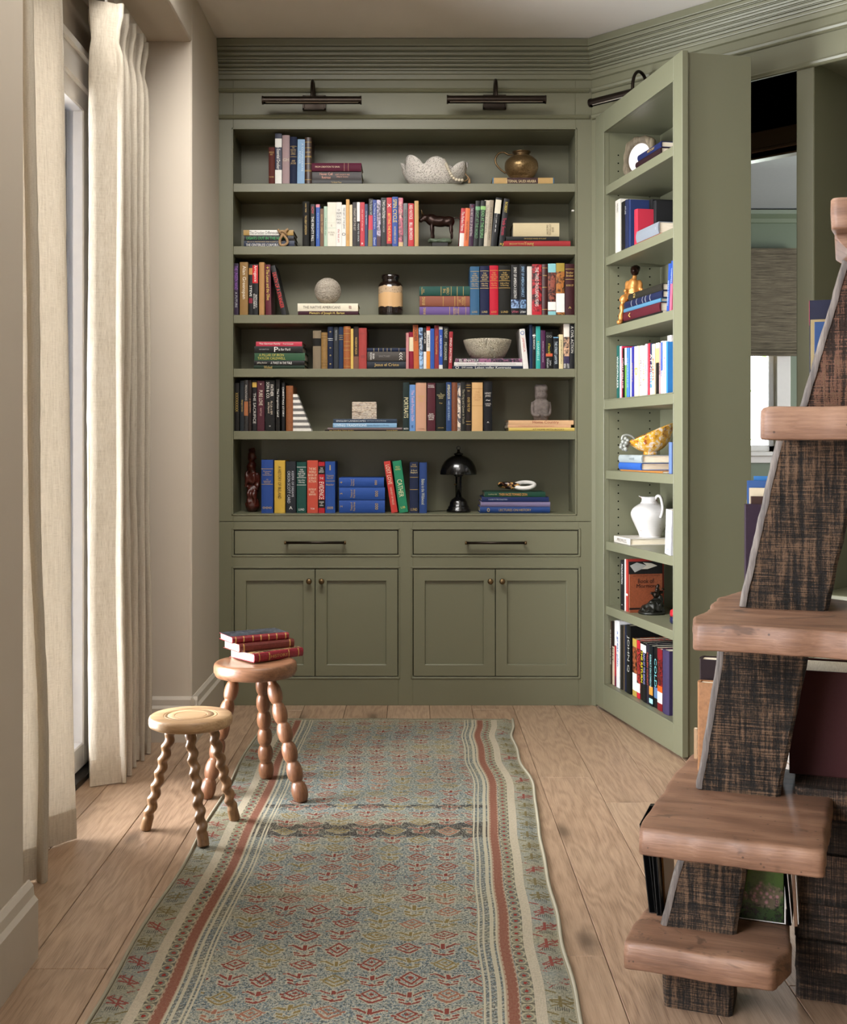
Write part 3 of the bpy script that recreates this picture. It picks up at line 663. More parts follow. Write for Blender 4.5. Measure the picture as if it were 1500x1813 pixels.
# ---- second shelf
P2 = 'second shelf'; G2 = 'books on the second shelf'
lying(SHZ[1], [
 (431.6, 521.6, 426, '16233f', 'p', 'navy book', 'navy book with white capitals', [('THE CENTERLESS CORPORATION', WH, .42, .75, .42, -.15), ('BRUCE A. PASTERNACK AND ALBERT J. VISCIO', GO, .42, .7, .2, .3)]),
 (432, 520, 416.6, '101012', 'p', 'black and green book', 'thin black book with green lettering', [('LIGHTS OUT IN THE NIGHT', '2fae58', .45, .8, .55)]),
 (431, 519.5, 407, 'b08d4d', 'p', 'tan and white book', 'tan book with white title strip', [('The Drucker Difference', '2c2420', .4, .56, .6)], [(.12, .72, WH)])], P2+' pile', G2)
upright(0, SHZ[1], None, [
 (535.5, 548, 357, '1b1a17', 'c', 'black and gold book', 'black book with long gilt oval title', [('HARD TIMES', GO, .86, .2, .2), ('THE GREAT DEPRESSION', GO, .48, .42, .3)]),
 (550, 557.5, 362, '0d0c0d', 'p', 'thin black book', 'thin black book with white capitals', [('HOW', 'd02a3a', .86, .16, .6), ('THE MIGHTY FALL', WH, .42, .58, .6)]),
 (559.4, 566.4, 362, '2352a8', 'p', 'blue and pink book', 'blue book with pink head', [('the truth about managing', 'a8c8ee', .5, .6, .45)], 0, [(.93, 1, 'e08898')]),
 (567, 573.2, 369.7, '6e4a2e', 'p', 'thin brown book', 'thin brown paperback', [('GOOD TO GREAT', 'd8b078', .6, .5)]),
 (573.4, 579.6, 365, 'b5cdb6', 'p', 'mint book', 'slim mint green book', [('the invisible edge', '4a6a58', .5, .6)]),
 (579.8, 595, 358, 'ece6d6', 'p', 'wide cream book', 'wide cream book with faint print', [('h', 'E', .48, .04, '9a9080'), ('h', 'IN REAL\nTIME', .3, .09, '8a8070')], 0, [(.42, .43, 'b8d0c0'), (.54, .545, 'c8d0c0')]),
 (595.2, 605, 358, 'efebe4', 'p', 'white and black book', 'white book with scribbled black drawing', [('h', 'SX\nWKM\nXXV\nMWX\nVKX', .68, .5, '1b1b1b', .9), ('the lost art', 'c04040', .25, .3, .4)]),
 (605.2, 612.6, 363, 'f0ede6', 'p', 'white book', 'white book with black lettering and emblem', [('THE GIFT OF THE JEWS', '222222', .68, .5), ('h', 'O', .3, .07, '111111', .9)]),
 (612.8, 618.7, 353, 'd9a660', 'p', 'amber book', 'tall thin amber book', [('JOHN', 'a87838', .2, .2)]),
 (619, 624, 362.6, 'e6d3ac', 'p', 'thin cream book', 'thin cream paperback'),
 (624.4, 632, 358, '241c1c', 'p', 'dark brown book', 'dark brown book with pale title', [('STRAIGHT FROM THE GUT', 'c8bcae', .62, .5)]),
 (632.1, 637.4, 358, '121212', 'p', 'black and white book', 'thin book, white above and black below', [('MADE TO STICK', 'd8d8d8', .32, .4)], 0, [(.57, 1, WH)]),
 (637.5, 645.8, 358, 'c42a3a', 'p', 'red book', 'red book with pale lettering', [('the spirit of the age', 'efb8b0', .6, .55, .4), ('h', 'B', .08, .04, WH)]),
 (646, 651.3, 361, '1f3560', 'p', 'thin navy book', 'thin navy book with white title', [('the Age Reason', 'd0dcea', .68, .4)]),
 (651.6, 659.6, 351.5, '151312', 'p', 'black, red and olive book', 'book banded black, red and olive', [('The Synaptic Self', 'cfcfcf', .82, .3)], 1.5, [(.36, .66, 'd2364a'), (0, .36, '8d7c46')]),
 (660, 667, 354, '2a4592', 'p', 'royal blue book', 'royal blue book with pale title', [('The Making of the Empire', 'ccd6f0', .66, .55), ('Daniel', 'ccd6f0', .12, .15)]),
 (667.2, 674.4, 354, 'a79ab0', 'f', 'lilac photo book', 'lilac and white photo book with dark foot', [('TROUBLE', '3a3040', .72, .3)], 0, [(0, .22, '4a2c38')]),
 (674.6, 684.6, 349.8, '121113', 'p', 'black title book', 'black book with white capitals', [('TWO NATIONS', WH, .77, .36), ('ANDREW HACKER', SIL, .45, .3, .28)]),
 (684.8, 694, 349.8, 'c4262f', 'p', 'scarlet book', 'scarlet book with yellow title', [('BETTING THE FUTURE', 'f2cf60', .4, .56, .5), ('h', 'X', .84, .07, WH)], 0, [(.0, .07, '20140f')]),
 (694.4, 704.6, 348.3, '24489c', 'p', 'bright blue book', 'bright blue book with yellow capitals', [('SPIN CYCLE', YL, .72, .46, .68), ('HOWARD KURTZ', 'd8c890', .24, .34, .34)]),
 (705.6, 713.8, 350, 'b8556a', 'f', 'purple and orange book', 'purple and orange sunset photo book', [('Sea of Hope', 'f0c8b0', .75, .34)], 0, [(0, .1, 'd8b888')]),
 (714.4, 721.5, 360, '77787a', 'p', 'grey book', 'grey book with small black title', [('INSIDE THE PRESIDENCY', '222222', .55, .6)]),
 (722.7, 733, 360, 'c4252f', 'p', 'red notice book', 'vivid red book with bold white capitals', [('RED NOTICE', WH, .8, .32, .66), ('BILL BROWDER', WH, .36, .4, .66)]),
 (734, 741.3, 355.5, 'c59c5f', 'p', 'tan book', 'slim tan book standing at the row end'),
], P2, G2)
upright(0, SHZ[1], None, [
 (813, 821, 368, 'c23034', 'p', 'red and white book', 'red and white book leaning against orange one', [('The Perfect Palette', WH, .66, .5, .6)], 4, [(0, .36, 'ece8e4')]),
 (821, 829.5, 368, 'e0713a', 'p', 'orange book', 'bright orange book with dark lettering', [('THE ACT OF EMERGING', '7a2c14', .42, .5)], 3.5),
 (828.5, 837.5, 360.7, '3a1838', 'p', 'purple book', 'purple book with pale capitals', [('THE FIRST BOOK OF INVESTING', 'd8c4c8', .58, .66, .55), ('h', '*', .95, .03, 'e04060')], 3.5),
 (838.3, 846.8, 355, '101512', 'p', 'black and green book', 'black book with green capitals', [('NIGHT AT THE WORLD', '6faa78', .5, .62, .6)], 4.5, [(.8, .88, '78b080')]),
 (847.4, 856.4, 355, '0f1712', 'p', 'black and lime book', 'near twin black book with lime capitals', [('DEAD AT THE PEOPLE', '7fbf7a', .5, .62, .6)], 4.5, [(.8, .88, '96c878')]),
 (853, 863, 354, 'd9ceb8', 'p', 'ivory book', 'ivory book with grey lettering', [('TRAGEDY OF BRITAIN', '8a8478', .6, .6)], 5.5),
 (862, 869, 354, '9f927c', 'p', 'taupe book', 'thin taupe book with brown lettering', [('THE HUNDRED YEARS', '5a4a38', .5, .7)], 5.5),
 (868.5, 879, 350, '121316', 'p', 'black and ivory book', 'black book with ivory panel at its head', [('Power Lines', SIL, .6, .16, .4), ('h', 'I\nI\nI', .42, .24, 'd8d8d8', .3)], 10, [(.68, .96, 'ece4cc')]),
 (883, 893, 351, '141418', 'p', 'leaning black and red book', 'black book with red and yellow lettering', [('ROBERT', 'e2c850', .82, .22, .5), ('Trade Secrets', 'd0244a', .42, .36, .62), ('h', 'KJ', .05, .06, YL)], 10),
], P2, G2)
lying(SHZ[1], [
 (891.6, 1010, 426.5, 'a83436', 'c', 'red book', 'red cloth book with gilt script', [('BRIGHAM YOUNG', GO, .2, .22, .3), ('Young', GO, .38, .14, .7)]),
 (896, 990, 418.6, '141210', 'p', 'black book', 'black book', [('ON EAGLES WINGS OF FLIGHT', GO, .55, .42, .28)]),
 (908.6, 990.6, 394, 'dccba4', 'c', 'thick cream book', 'thick cream book', [('h', 'PHILOSOPHY\nPSYCHOLOGY\nBOOK', .8, .24, '6a5a40', .8)])], P2+' pile', G2)
# ---- third shelf
P3 = 'third shelf'; G3 = 'books on the third shelf'
upright(0, SHZ[2], None, [
 (414.6, 422.4, 466.6, '2c1a34', 'p', 'purple black book', 'black book with purple title', [('THE UNSEEN HAND', 'a060c0', .72, .46, .7), ('A FUTURE', SIL, .3, .3, .5)]),
 (424.5, 439, 464, '93703e', 'p', 'ochre book', 'wide ochre book with white title', [('Alan Greenspan', 'efe4cc', .62, .62, .55)]),
 (440.5, 447, 468, '121113', 'p', 'black book', 'slim black book with white and red print', [('STEVE', WH, .48, .25, .6)], 0, [(.8, .93, 'c08848'), (.24, .34, '8a1c34')]),
 (447.2, 457, 468, '111114', 'p', 'black and red book', 'black book with red head panel', [('Arrogance', WH, .82, .32, .7), ('BERNARD\nGOLDBERG', WH, .28, .3, .65)], 0, [(.63, .98, 'd2252c')]),
 (459, 468.3, 464.5, 'b98a58', 'c', 'wood tan book', 'tan cloth book with woven grain'),
 (470.4, 480.5, 468, '5e1828', 'p', 'maroon book', 'maroon book with gold lettering', [('The Lexus and the Olive', 'e8cc5a', .6, .6, .55), ('h', '+', .94, .04, YL)], -2),
 (499, 507.5, 469.6, '17171a', 'p', 'leaning black book', 'black book leaning steeply, red capitals on its spine', [('DEATH OF A STRANGER', 'e03028', .5, .72, .8)], -21),
], P3, G3)
lying(SHZ[2], [
 (528, 634.7, 551, '3a1420', 'c', 'maroon book', 'thin maroon book with gilt script', [('Memoirs of Joseph H. Barton', 'e6d070', .48, .58, .7)]),
 (527, 634, 537, 'e8dfc8', 'p', 'white book', 'white book with dark capitals', [('THE NATIVE AMERICANS', '4a3c34', .4, .62, .35), ('h', '#', .87, .05, '7a2830', .5)])], P3+' pile', G3)
lying(SHZ[2], [
 (743, 832, 542.7, '6d5690', 'c', 'purple book', 'purple cloth book with gilt bands', [('b', z, GO) for z in (.6, .68, .78, .92)] + [('h', 'IRVING', .1, .1, GO), ('h', 'WOLFERT\nROOST', .73, .08, GO)]),
 (743, 832, 524, '8f5644', 'c', 'copper red book', 'copper red cloth book with gilt bands', [('b', z, GO) for z in (.47, .7, .76, .9)] + [('h', 'IRVING', .08, .1, GO), ('h', 'LIFE\nVOYAGES', .83, .1, GO)]),
 (742.6, 832, 507, '245048', 'c', 'dark green book', 'dark green cloth book with gilt bands', [('b', z, GO) for z in (.43, .63, .75, .87)] + [('h', 'WASHINGTON\nIRVING', .07, .11, GO), ('h', 'THE\nCREEK', .53, .12, GO)])], P3+' pile', G3)
def wog(c): return [('h', 'THE\nWORK\nAND THE\nGLORY', .79, .15, c, .8), ('b', .9, c), ('b', .695, c), ('h', 'Like a Fire\nis Burning', .62, .08, c, .7), ('b', .55, c), ('h', 'LUND', .07, .04, c, .6)]
upright(0, SHZ[2], None, [
 (832.4, 849, 472, '3a6488', 'c', 'steel blue book', 'steel blue cloth book with gilt title', wog(GO)),
 (850, 866.4, 471, '1b2244', 'c', 'navy book', 'navy cloth book with gilt title', wog('d8be78')),
 (867, 882.5, 470, 'c82038', 'c', 'scarlet book', 'scarlet cloth book with gilt title', wog('d9a050')),
 (883, 904, 470, '191813', 'c', 'wide black book', 'widest black cloth book with gilt title', wog(GO)),
 (904.8, 919.3, 469, '0f0e11', 'p', 'black sticker book', 'black book with white capitals and picture sticker', [('SPIRIT OF AMERICA II DESTINY', WH, .64, .62, .5), ('h', 'UTAH', .07, .04, 'e06a80')], 0, [(.14, .31, '8aa8d0', 'f')]),
 (920, 932, 468, '131a24', 'p', 'black and blue book', 'black book with blue capitals and ship sticker', [('SPIRIT OF AMERICA CONFLICT', '9cc4e8', .66, .6, .6), ('h', 'UTAH', .07, .04, WH)], 0, [(.14, .31, '7aa0c8', 'f')]),
 (933.5, 942, 471.5, 'e4ddd2', 'p', 'white book', 'plain white book'),
 (942.2, 959.3, 468, 'b5222e', 'f', 'crimson book', 'crimson book with tall white capitals', [('THE THIRD THOUSAND YEARS', 'f4ece4', .56, .76, .5)], 0, [(0, .08, 'c02030', 'p')]),
 (959.8, 969.8, 468, '431c1a', 'l', 'dark brown leather book', 'dark brown leather book with gilt tooling', [('b', .93, GO), ('b', .55, GO), ('b', .12, GO), ('h', 'TALMAGE', .78, .03, GO)]),
 (970.2, 984.3, 467, '8b4a3a', 'f', 'desert photo book', 'desert photo book with pale blue head', [], 0, [(.83, 1, '8cc8cc', 'p'), (.1, .26, WH, 'p'), (0, .08, '8cc8cc', 'p')]),
 (984.6, 999.6, 466, 'a5672c', 'f', 'gold photo book', 'photo book with gold head and white label', [], 0, [(.84, 1, 'a8903c', 'p'), (.06, .42, WH, 'p')]),
 (1000.5, 1017, 467.7, '3c161a', 'c', 'dark maroon book', 'dark maroon book with gilt title', [('h', 'Brother\nBrother', .8, .1, GO), ('b', .9, GO), ('b', .7, GO), ('h', 'BOOK OF', .58, .04, GO), ('h', '^', .15, .04, GO, .3)]),
], P3, G3)
# ---- fourth shelf
P4 = 'fourth shelf'; G4 = 'books on the fourth shelf'
lying(SHZ[3], [
 (449.5, 539.7, 647, '1c3020', 'c', 'dark green book', 'dark green book with gilt word', [('Wicked', GO, .28, .16, .8)]),
 (450, 539.5, 638.5, '121010', 'p', 'black book', 'thin black book with white capitals', [('A TWIST IN THE TALE', WH, .54, .42, .5), ('Jeffrey Archer', 'd8d0c0', .16, .2, .45)]),
 (450.6, 540, 624.5, '2c5438', 'p', 'green book', 'green book with gold capitals', [('A PILLAR OF IRON\nTAYLOR CALDWELL', 'cdb94e', .34, .55, .75)]),
 (450.6, 536.5, 613, '121111', 'p', 'jet black book', 'jet black book with large white initial', [('P', WH, .45, .08, .8), ('is for Peril', WH, .62, .24, .4), ('SUE GRAFTON', SIL, .2, .2, .2)]),
 (453, 534.8, 604.7, 'c33c50', 'p', 'raspberry book', 'raspberry red book with white script', [('The German Family', WH, .3, .46, .5), ('Fred Schmidt', WH, .7, .22, .3)])], P4+' pile', G4)
upright(0, SHZ[3], None, [
 (554, 568.5, 585.5, '857660', 'c', 'taupe book', 'taupe book with black spine label', [('b', .8, '4a4030')], 0, [(.6, .8, '17140f')]),
 (569, 580, 588.7, '94713e', 'l', 'tan leather book', 'tan leather book with raised ribs', [('b', z, '5a3f1c') for z in (.08, .16, .84, .92)]),
 (580.4, 590, 578.6, '16203a', 'c', 'navy dotted book', 'navy book with gilt dots', [('h', 'o', z, .03, 'd8c078', .3) for z in (.12, .32, .5, .88)] + [('b', .68, WH), ('b', .72, WH)]),
 (590.6, 599.5, 578.6, '33363a', 'c', 'charcoal book', 'charcoal cloth book', [('THE STATESMAN', SIL, .8, .25)]),
 (600, 608, 578.6, '20304e', 'c', 'blue gilt book', 'dark blue book with gilt title', [('b', .8, GO), ('b', .7, GO), ('h', 'LAW', .75, .03, GO)]),
 (608.4, 621, 578, 'a35c2c', 'l', 'orange leather book', 'orange brown leather book with gilt tooling', [('b', z, GO) for z in (.06, .25, .44, .64, .83, .95)] + [('h', 'SCOTT', .54, .03, GO)]),
 (621.2, 625.7, 582, 'd8b55e', 'p', 'thin yellow book', 'very thin yellow book'),
 (625.9, 635.2, 578, '2b1a14', 'p', 'dark brown book', 'dark brown book with gilt title and pale foot', [('WOODROW WILSON', 'd8ae60', .55, .4)], 0, [(0, .3, '7a5240')]),
 (635.4, 649.4, 581, 'a84440', 'c', 'coral red book', 'faded coral red cloth book', [('h', 'STORY', .86, .03, '7a2824'), ('h', '=', .3, .05, '7a2824')]),
], P4, G4)
lying(SHZ[3], [
 (650, 719.5, 639.5, '2a2f38', 'c', 'slate book', 'slate cloth book with gilt title', [('Jesus el Cristo', GO, .5, .62, .5)]),
 (650.6, 718, 622.5, '4d4844', 'c', 'grey book', 'thick grey book with white print', [('h', 'WINSTON\nHEROES', .13, .14, WH), ('SANCTUARY', '8a8480', .45, .3, .2), ('h', '>>>', .88, .1, WH)]),
 (649.6, 719, 616, '18233e', 'c', 'navy ribbed book', 'navy book with gilt ribs', [('b', z, 'd8c68a') for z in (.18, .3, .42, .52, .62, .82)])], 'beside the coral book', G4)
upright(0, SHZ[3], None, [
 (719, 723.8, 589.4, 'c48484', 'p', 'thin pink book', 'thin faded pink book'),
 (724, 732.6, 587.6, '8c1a34', 'c', 'crimson book', 'crimson book with cream label', [], 0, [(.48, .86, 'e8dcb8', 'p')]),
 (733, 742.3, 575, 'c06430', 'p', 'orange book', 'orange book with dark capitals', [('MICHENER', '2a1408', .8, .34, .6)], -2),
 (742.6, 749.6, 580, '8fb0d4', 'f', 'pale blue book', 'pale blue and white photo book', [('summer', WH, .6, .3)], -1),
 (750, 755, 580, '161618', 'p', 'black and white book', 'thin book, black above and white below', [('OUT LIFE', WH, .75, .3)], 0, [(0, .42, 'e8e4e0')]),
 (755.2, 761.8, 577.6, 'e6e0d8', 'p', 'white and orange book', 'white book with red head and orange foot', [('HEARTS', '30303a', .65, .3)], 0, [(.9, 1, 'd0362c'), (0, .42, 'e08a2c')]),
 (762, 769, 582, '2a55a6', 'p', 'cobalt book', 'plain cobalt blue book'),
 (769.2, 777, 576, '8d2c34', 'p', 'maroon and gold book', 'maroon book with gold script', [('The Courtship', 'd8a850', .55, .7)]),
 (777.4, 784, 578, 'e8e6e4', 'p', 'white and blue book', 'white book with blue centre strip', [('A NEW NATION', WH, .55, .6, .4)], 0, [(.1, .93, '2c4fa4')]),
 (784.3, 793.4, 578, '151312', 'p', 'black title book', 'black book with pale capitals', [('SUNDAY', 'b8b89c', .84, .22, .6), ('MILLIONAIRE', 'c8c8b4', .42, .42, .5)], 1),
 (794, 800.6, 587, 'a02630', 'p', 'red book', 'red book with white capitals, at the row end', [('MIND MATTERS', WH, .5, .66)], 1.5),
], P4, G4)
lying(SHZ[3], [
 (802, 929, 648, '16233c', 'p', 'navy book', 'wide navy book with white capitals', [('Leben voller Kontraste', WH, .56, .5, .7), ('h', 'O', .06, .05, WH), ('DW mondo', WH, .2, .15, .5)]),
 (804, 925, 641.5, 'e4e0dc', 'p', 'white book', 'wide white book with grey lettering', [('BERLIN', '3a3a40', .4, .13, .5), ('Moderne Architektur', '9a9a9a', .18, .26, .4), ('Konzepte aus der Stadt 1940-1990', '9a9a9a', .72, .4, .35)]),
 (806.5, 924.4, 634.7, '8f5a78', 'f', 'mauve pink book', 'mottled mauve pink book with white capitals', [('EL ANATSUI', WH, .2, .28, .7), ('PRESTEL', '221820', .9, .14, .4)])], 'below the woven bowl', G4, .2)
upright(0, SHZ[3], None, [
 (926.5, 936, 582, 'ebe6e0', 'p', 'leaning white book', 'white book leaning, blue emblem and red lettering', [('JAMAICA', 'c8342c', .6, .36, .5), ('h', 'O', .9, .1, '2c64b0', .8)], -7),
 (938, 943, 574.7, '14294a', 'p', 'dark blue book', 'tall thin dark blue book'),
 (943.2, 949, 577.6, '131317', 'p', 'black and white book', 'black book with short white title', [('THE RANCH', WH, .65, .36)], 0, [(.77, .8, WH)]),
 (949.2, 957.2, 577.6, '2fa89e', 'p', 'turquoise book', 'turquoise book with pale capitals', [('DANIELLE', 'bdf0e4', .4, .4), ('h', 'o', .64, .03, 'e8c84a', .5)]),
 (957.5, 965.6, 585, '4a1e44', 'p', 'plum book', 'plum purple book with thin title', [('WOMAN OF THE PLAINS', 'd0b0c8', .45, .55, .3)]),
 (966.5, 978.5, 588, '131210', 'p', 'black and yellow book', 'black book with yellow title and orange square', [('A Time to Kill', 'e2cf30', .55, .28, .5), ('John\nGrisham', 'cfcfcf', .16, .26, .7), ('h', 'OO', .88, .06, 'a8a8a0')], 0, [(.34, .42, 'd0603c')]),
 (979.8, 989.3, 596, '10151c', 'p', 'black and blue book', 'black book with pale blue rim', [('THE STREET LAWYER', 'c8d4dc', .5, .7, .5)], 0, [(.96, .985, '7ab4d8')]),
 (990, 997.6, 592, 'e0cfa0', 'p', 'straw yellow book', 'straw yellow book with black edges', [('JOHN BRADFORD', '5a4a28', .5, .7)]),
 (998.2, 1008.6, 572, 'c8a080', 'f', 'sunset photo book', 'taller white, orange and violet photo book', [], 0, [(.7, 1, 'ece4d8', 'p'), (0, .28, '3c3450', 'p'), (.02, .12, WH, 'p')]),
 (1009.3, 1017, 574.7, '17171a', 'p', 'black action book', 'black book with white capitals at the bookcase side', [('A CIVIL ACTION', 'd4d0c8', .66, .6, .6)]),
], P4, G4)
# ---- fifth shelf
P5 = 'fifth shelf'; G5 = 'books on the fifth shelf'
upright(0, SHZ[4], None, [
 (415, 423.2, 678, '15130f', 'p', 'black patterned book', 'black book with gold chain pattern', [('XXXXXXXX', 'b89848', .6, .4, .6)]),
 (425, 432, 674, '22272c', 'p', 'slate book', 'slate book with gilt title', [('Imprimis', GO, .5, .26, .6)]),
 (432.4, 439.5, 672.8, '1f1a1c', 'f', 'black and rust book', 'black and rust coloured photo book', [('MOUNTAINS', 'b8b0a8', .75, .3)], 0, [(.3, .58, 'a0623c', 'p')]),
 (440, 445.4, 673, '241612', 'p', 'thin brown black book', 'thin brown black book', [('A QUESTION', 'c8906a', .5, .6)]),
 (446.5, 454.4, 673, '171418', 'p', 'black yellow headed book', 'black book with yellow head panel', [('THE SACRIFICE', 'd8d0c8', .45, .6, .6)], 0, [(.86, .96, 'd0a850')]),
 (455.5, 468.3, 674, '4b1a28', 'p', 'burgundy book', 'burgundy book with cream capitals', [('PURE LOVE', 'e8dcc8', .66, .3, .5), ('WATTLES', 'c8a8a0', .38, .16, .25), ('h', 'v', .93, .03, 'e8dcc8', .3)]),
 (469.3, 486.4, 673, '131213', 'p', 'wide black book', 'widest black book with stacked white capitals', [('FATHER\nSON & CO.', 'efe8dc', .8, .32, .72), ('My Life at IBM\nand Beyond', 'd8c8b0', .46, .26, .55), ('h', '*', .1, .03, WH, .4)]),
 (488.5, 495.6, 672, '14110f', 'p', 'black and white book', 'slim black book with white handwriting', [('The Forgotten Land', WH, .55, .8, .6)]),
 (498.6, 504, 677, '171417', 'p', 'thin black book', 'thin black book with white edge', [('CHRISTMAS STORY', WH, .6, .7, .6)]),
 (506.7, 519, 683, '945832', 'l', 'saddle brown book', 'saddle brown book partly hidden by the striped bookend'),
], P5, G5)
lying(SHZ[4], [
 (575, 713.4, 760.3, '332822', 'p', 'dark brown book', 'very thin wide dark brown book', [('Sam Cannon', GO, .12, .12, .6), ('Tour Theme Gardens', GO, .27, .2, .6), ('General Books', GO, .86, .14, .6)]),
 (580, 712.5, 757.2, '8a7678', 'p', 'mauve book', 'very thin wide mauve book'),
 (589.5, 702.7, 749, '86aed0', 'p', 'sky blue book', 'sky blue book with white capitals', [('LIVING TRADITIONS', 'e4f0f8', .28, .5, .55), ('Nordic Painters in Rome', '4a6a88', .7, .35, .35)]),
 (590, 703, 741.7, '26384e', 'p', 'navy book', 'dark navy book with white capitals', [('ENGLISH LANDSCAPES', 'd8dce0', .28, .46, .4), ('with Turner to David Hockney', 'b8c0c8', .68, .3, .3)])], 'below the stone box', G5, .2)
upright(0, SHZ[4], None, [
 (713.6, 724.6, 677, '172a28', 'p', 'dark green book', 'dark green book with ivory title', [('PORTRAITS', 'e8dcb0', .48, .42, .7), ('h', 'HESTEN', .05, .03, WH)], 0),
 (724.8, 735.6, 681, '6a94cc', 'p', 'sky blue book', 'sky blue book with pink title', [('The Tenth Peoples Oath', 'e8b8cc', .55, .66, .6), ('h', 'g', .1, .05, '2c4a80')]),
 (736, 755, 677.7, 'd0a084', 'c', 'wide peach book', 'wide peach book with brown oval title', [('h', 'HERITAGE\nOF\nWORDS', .67, .14, GO, .6), ('h', 'HARPER', .05, .02, '9a6a50')]),
 (756.4, 771, 678, '4e1824', 'p', 'burgundy title book', 'burgundy book with white capitals head and foot', [('h', 'ROCKY\nECHOES', .93, .06, WH), ('h', 'ALAN\nBRIDGES\nOF THE\nHEART', .3, .14, WH)]),
 (772, 789.8, 677.7, '121815', 'c', 'black gilt book', 'wide black book with gilt lines', [('h', 'The\nREVOLUTIONARY\nTWENTIETH\nCENTURY', .73, .12, 'd8c890', .8), ('h', 'Fox', .58, .03, GO, .3), ('h', 'HOUSE', .07, .02, GO)]),
 (790, 799.5, 676.5, '23406e', 'p', 'denim blue book', 'denim blue book with cream capitals', [('AMBASSADOR', 'e0d8b0', .8, .3, .6), ('HARD LINE OF BUREAUS', 'a8c0d8', .42, .4, .4)]),
 (799.8, 810, 677, '7b4428', 'l', 'chestnut book', 'plain chestnut brown book'),
 (810.3, 815.6, 678, 'd8c8b8', 'f', 'thin pale photo book', 'thin pale spine with orange and black picture'),
 (815.8, 824.7, 676, '1a1a18', 'p', 'black script book', 'black book with grey script', [('The King and Queen in Youth', 'a8a088', .5, .7, .6)]),
 (825, 834.8, 677.7, '241a17', 'c', 'dark cocoa book', 'dark cocoa book with gilt panels', [('b', .95, GO), ('b', .9, GO), ('OVER THE TOP', GO, .55, .3, .6), ('b', .2, GO), ('b', .14, GO), ('h', 'W', .83, .03, GO)]),
 (835.6, 855, 677, 'e0b47c', 'c', 'wide apricot book', 'wide apricot cloth book with faint title', [('h', 'THE\nCALL\nOF THE\nWEST', .72, .2, 'c0905a', .7), ('b', .87, 'c0905a'), ('b', .52, 'c0905a')]),
 (856.6, 871.6, 675.4, '17171b', 'c', 'black author book', 'black book with small white capitals', [('h', 'HENRY\nJAMES', .73, .1, 'ddd8d0', .75), ('h', '~', .62, .02, 'ddd8d0', .5), ('h', 'COMPLETE\nSTORIES', .53, .06, 'ddd8d0', .7), ('h', '^', .18, .03, 'ddd8d0', .3)]),
], P5, G5)
lying(SHZ[4], [
 (900.6, 1018, 757.3, 'd8bd66', 'c', 'yellow book', 'yellow book with brown capitals', [('AT HOME WITH BOOKS', '5a4426', .6, .56, .45)]),
 (899.5, 1011, 752, 'd9a982', 'p', 'thin peach book', 'thin peach book', [('A Country Decorating Book about Fabric', 'b0704c', .45, .66, .5)]),
 (900.6, 1016, 744, 'dcb084', 'p', 'peach book', 'peach book with dark red title', [('Home Country', '8a2418', .57, .4, .8)])], 'below the stone figure', G5, .2)
# ---- lowest shelf
P6 = 'lowest shelf'; G6 = 'books on the lowest open shelf'
upright(0, DECK, None, [
 (463, 484, 814, '2c4c94', 'c', 'thick blue book', 'thick blue cloth book with gilt title', [('h', 'Treasury\nPrize\nCollection', .75, .09, GO), ('h', '12\nSelected\nNovels', .6, .08, GO), ('b', .83, GO), ('b', .54, GO), ('h', 'ooo', .1, .04, GO)]),
 (486, 505, 815, 'd8b048', 'c', 'mustard book', 'mustard yellow book with black lettering', [('A HISTORY OF IRELAND', '4a3c14', .58, .62, .3)]),
 (506.2, 523.6, 816.8, '23262d', 'p', 'charcoal book', 'charcoal book with outlined white lettering', [('ORSON SCOTT CARD', 'c8ccd4', .5, .62, .3, -.2), ('KEEPER OF DREAMS', 'c8ccd4', .56, .5, .22, .2), ('h', 'A', .1, .06, WH, .35)]),
 (525.4, 542.4, 818, '235048', 'c', 'teal green book', 'teal green cloth book with gilt title', wog(WH)),
 (544, 563, 815, 'c8503e', 'p', 'coral book', 'coral red book covered in cream capitals', [('h', 'THE BIG\nWORLD\nBOOK OF\nSCIENCE\nFICTION', .72, .34, 'f0e0c0', .8), ('h', 'EDITED BY\nISAAC\nBENFORD', .4, .14, 'f0e0c0', .7), ('h', 'TOR', .08, .03, WH, .4)]),
 (563.8, 575, 817.9, 'b5202c', 'p', 'red evidence book', 'red book with black panels and bold capitals', [('EVIDENCE', 'f4ead8', .44, .34, .75), ('h', 'THE', .68, .04, WH, .6), ('h', 'THE\nCRIME\nREPORT', .84, .1, WH), ('h', 'CAREER\nOF\nYEARS', .18, .09, WH)], 0, [(.76, .92, '141212'), (.1, .26, '141212')]),
 (575.8, 593.3, 817, '2b519c', 'c', 'numbered blue book', 'blue cloth book with gilt number one', [('h', '1', .88, .1, GO, .25), ('h', 'Treasury\nof Prize\nNovels', .7, .08, GO), ('b', .62, GO), ('h', 'Reader', .55, .03, GO), ('h', 'ooo', .1, .05, GO, .6)]),
], P6, G6, .17, .07)
lying(DECK, [
 (600.5, 681.6, 885, '2a4f9c', 'c', 'blue volume two', 'blue cloth volume with gilt number two', [('h', '2', .05, .05, GO, .5), ('h', 'Treasury of\nPrize Novels', .3, .2, GO, .7), ('h', 'ooo', .82, .12, GO, .5)]),
 (600.5, 681.6, 863, '2b529f', 'c', 'blue volume three', 'blue cloth volume with gilt number three', [('h', '3', .05, .05, GO, .5), ('h', 'Treasury of\nPrize Novels', .3, .2, GO, .7), ('h', 'ooo', .82, .12, GO, .5)]),
 (600.5, 680, 845.6, '2a509e', 'c', 'blue volume four', 'blue cloth volume with gilt number four', [('h', '4', .05, .05, GO, .5), ('h', 'Treasury of\nPrize Novels', .3, .2, GO, .7), ('h', 'ooo', .82, .12, GO, .5)])], P6, G6, .17, .07)
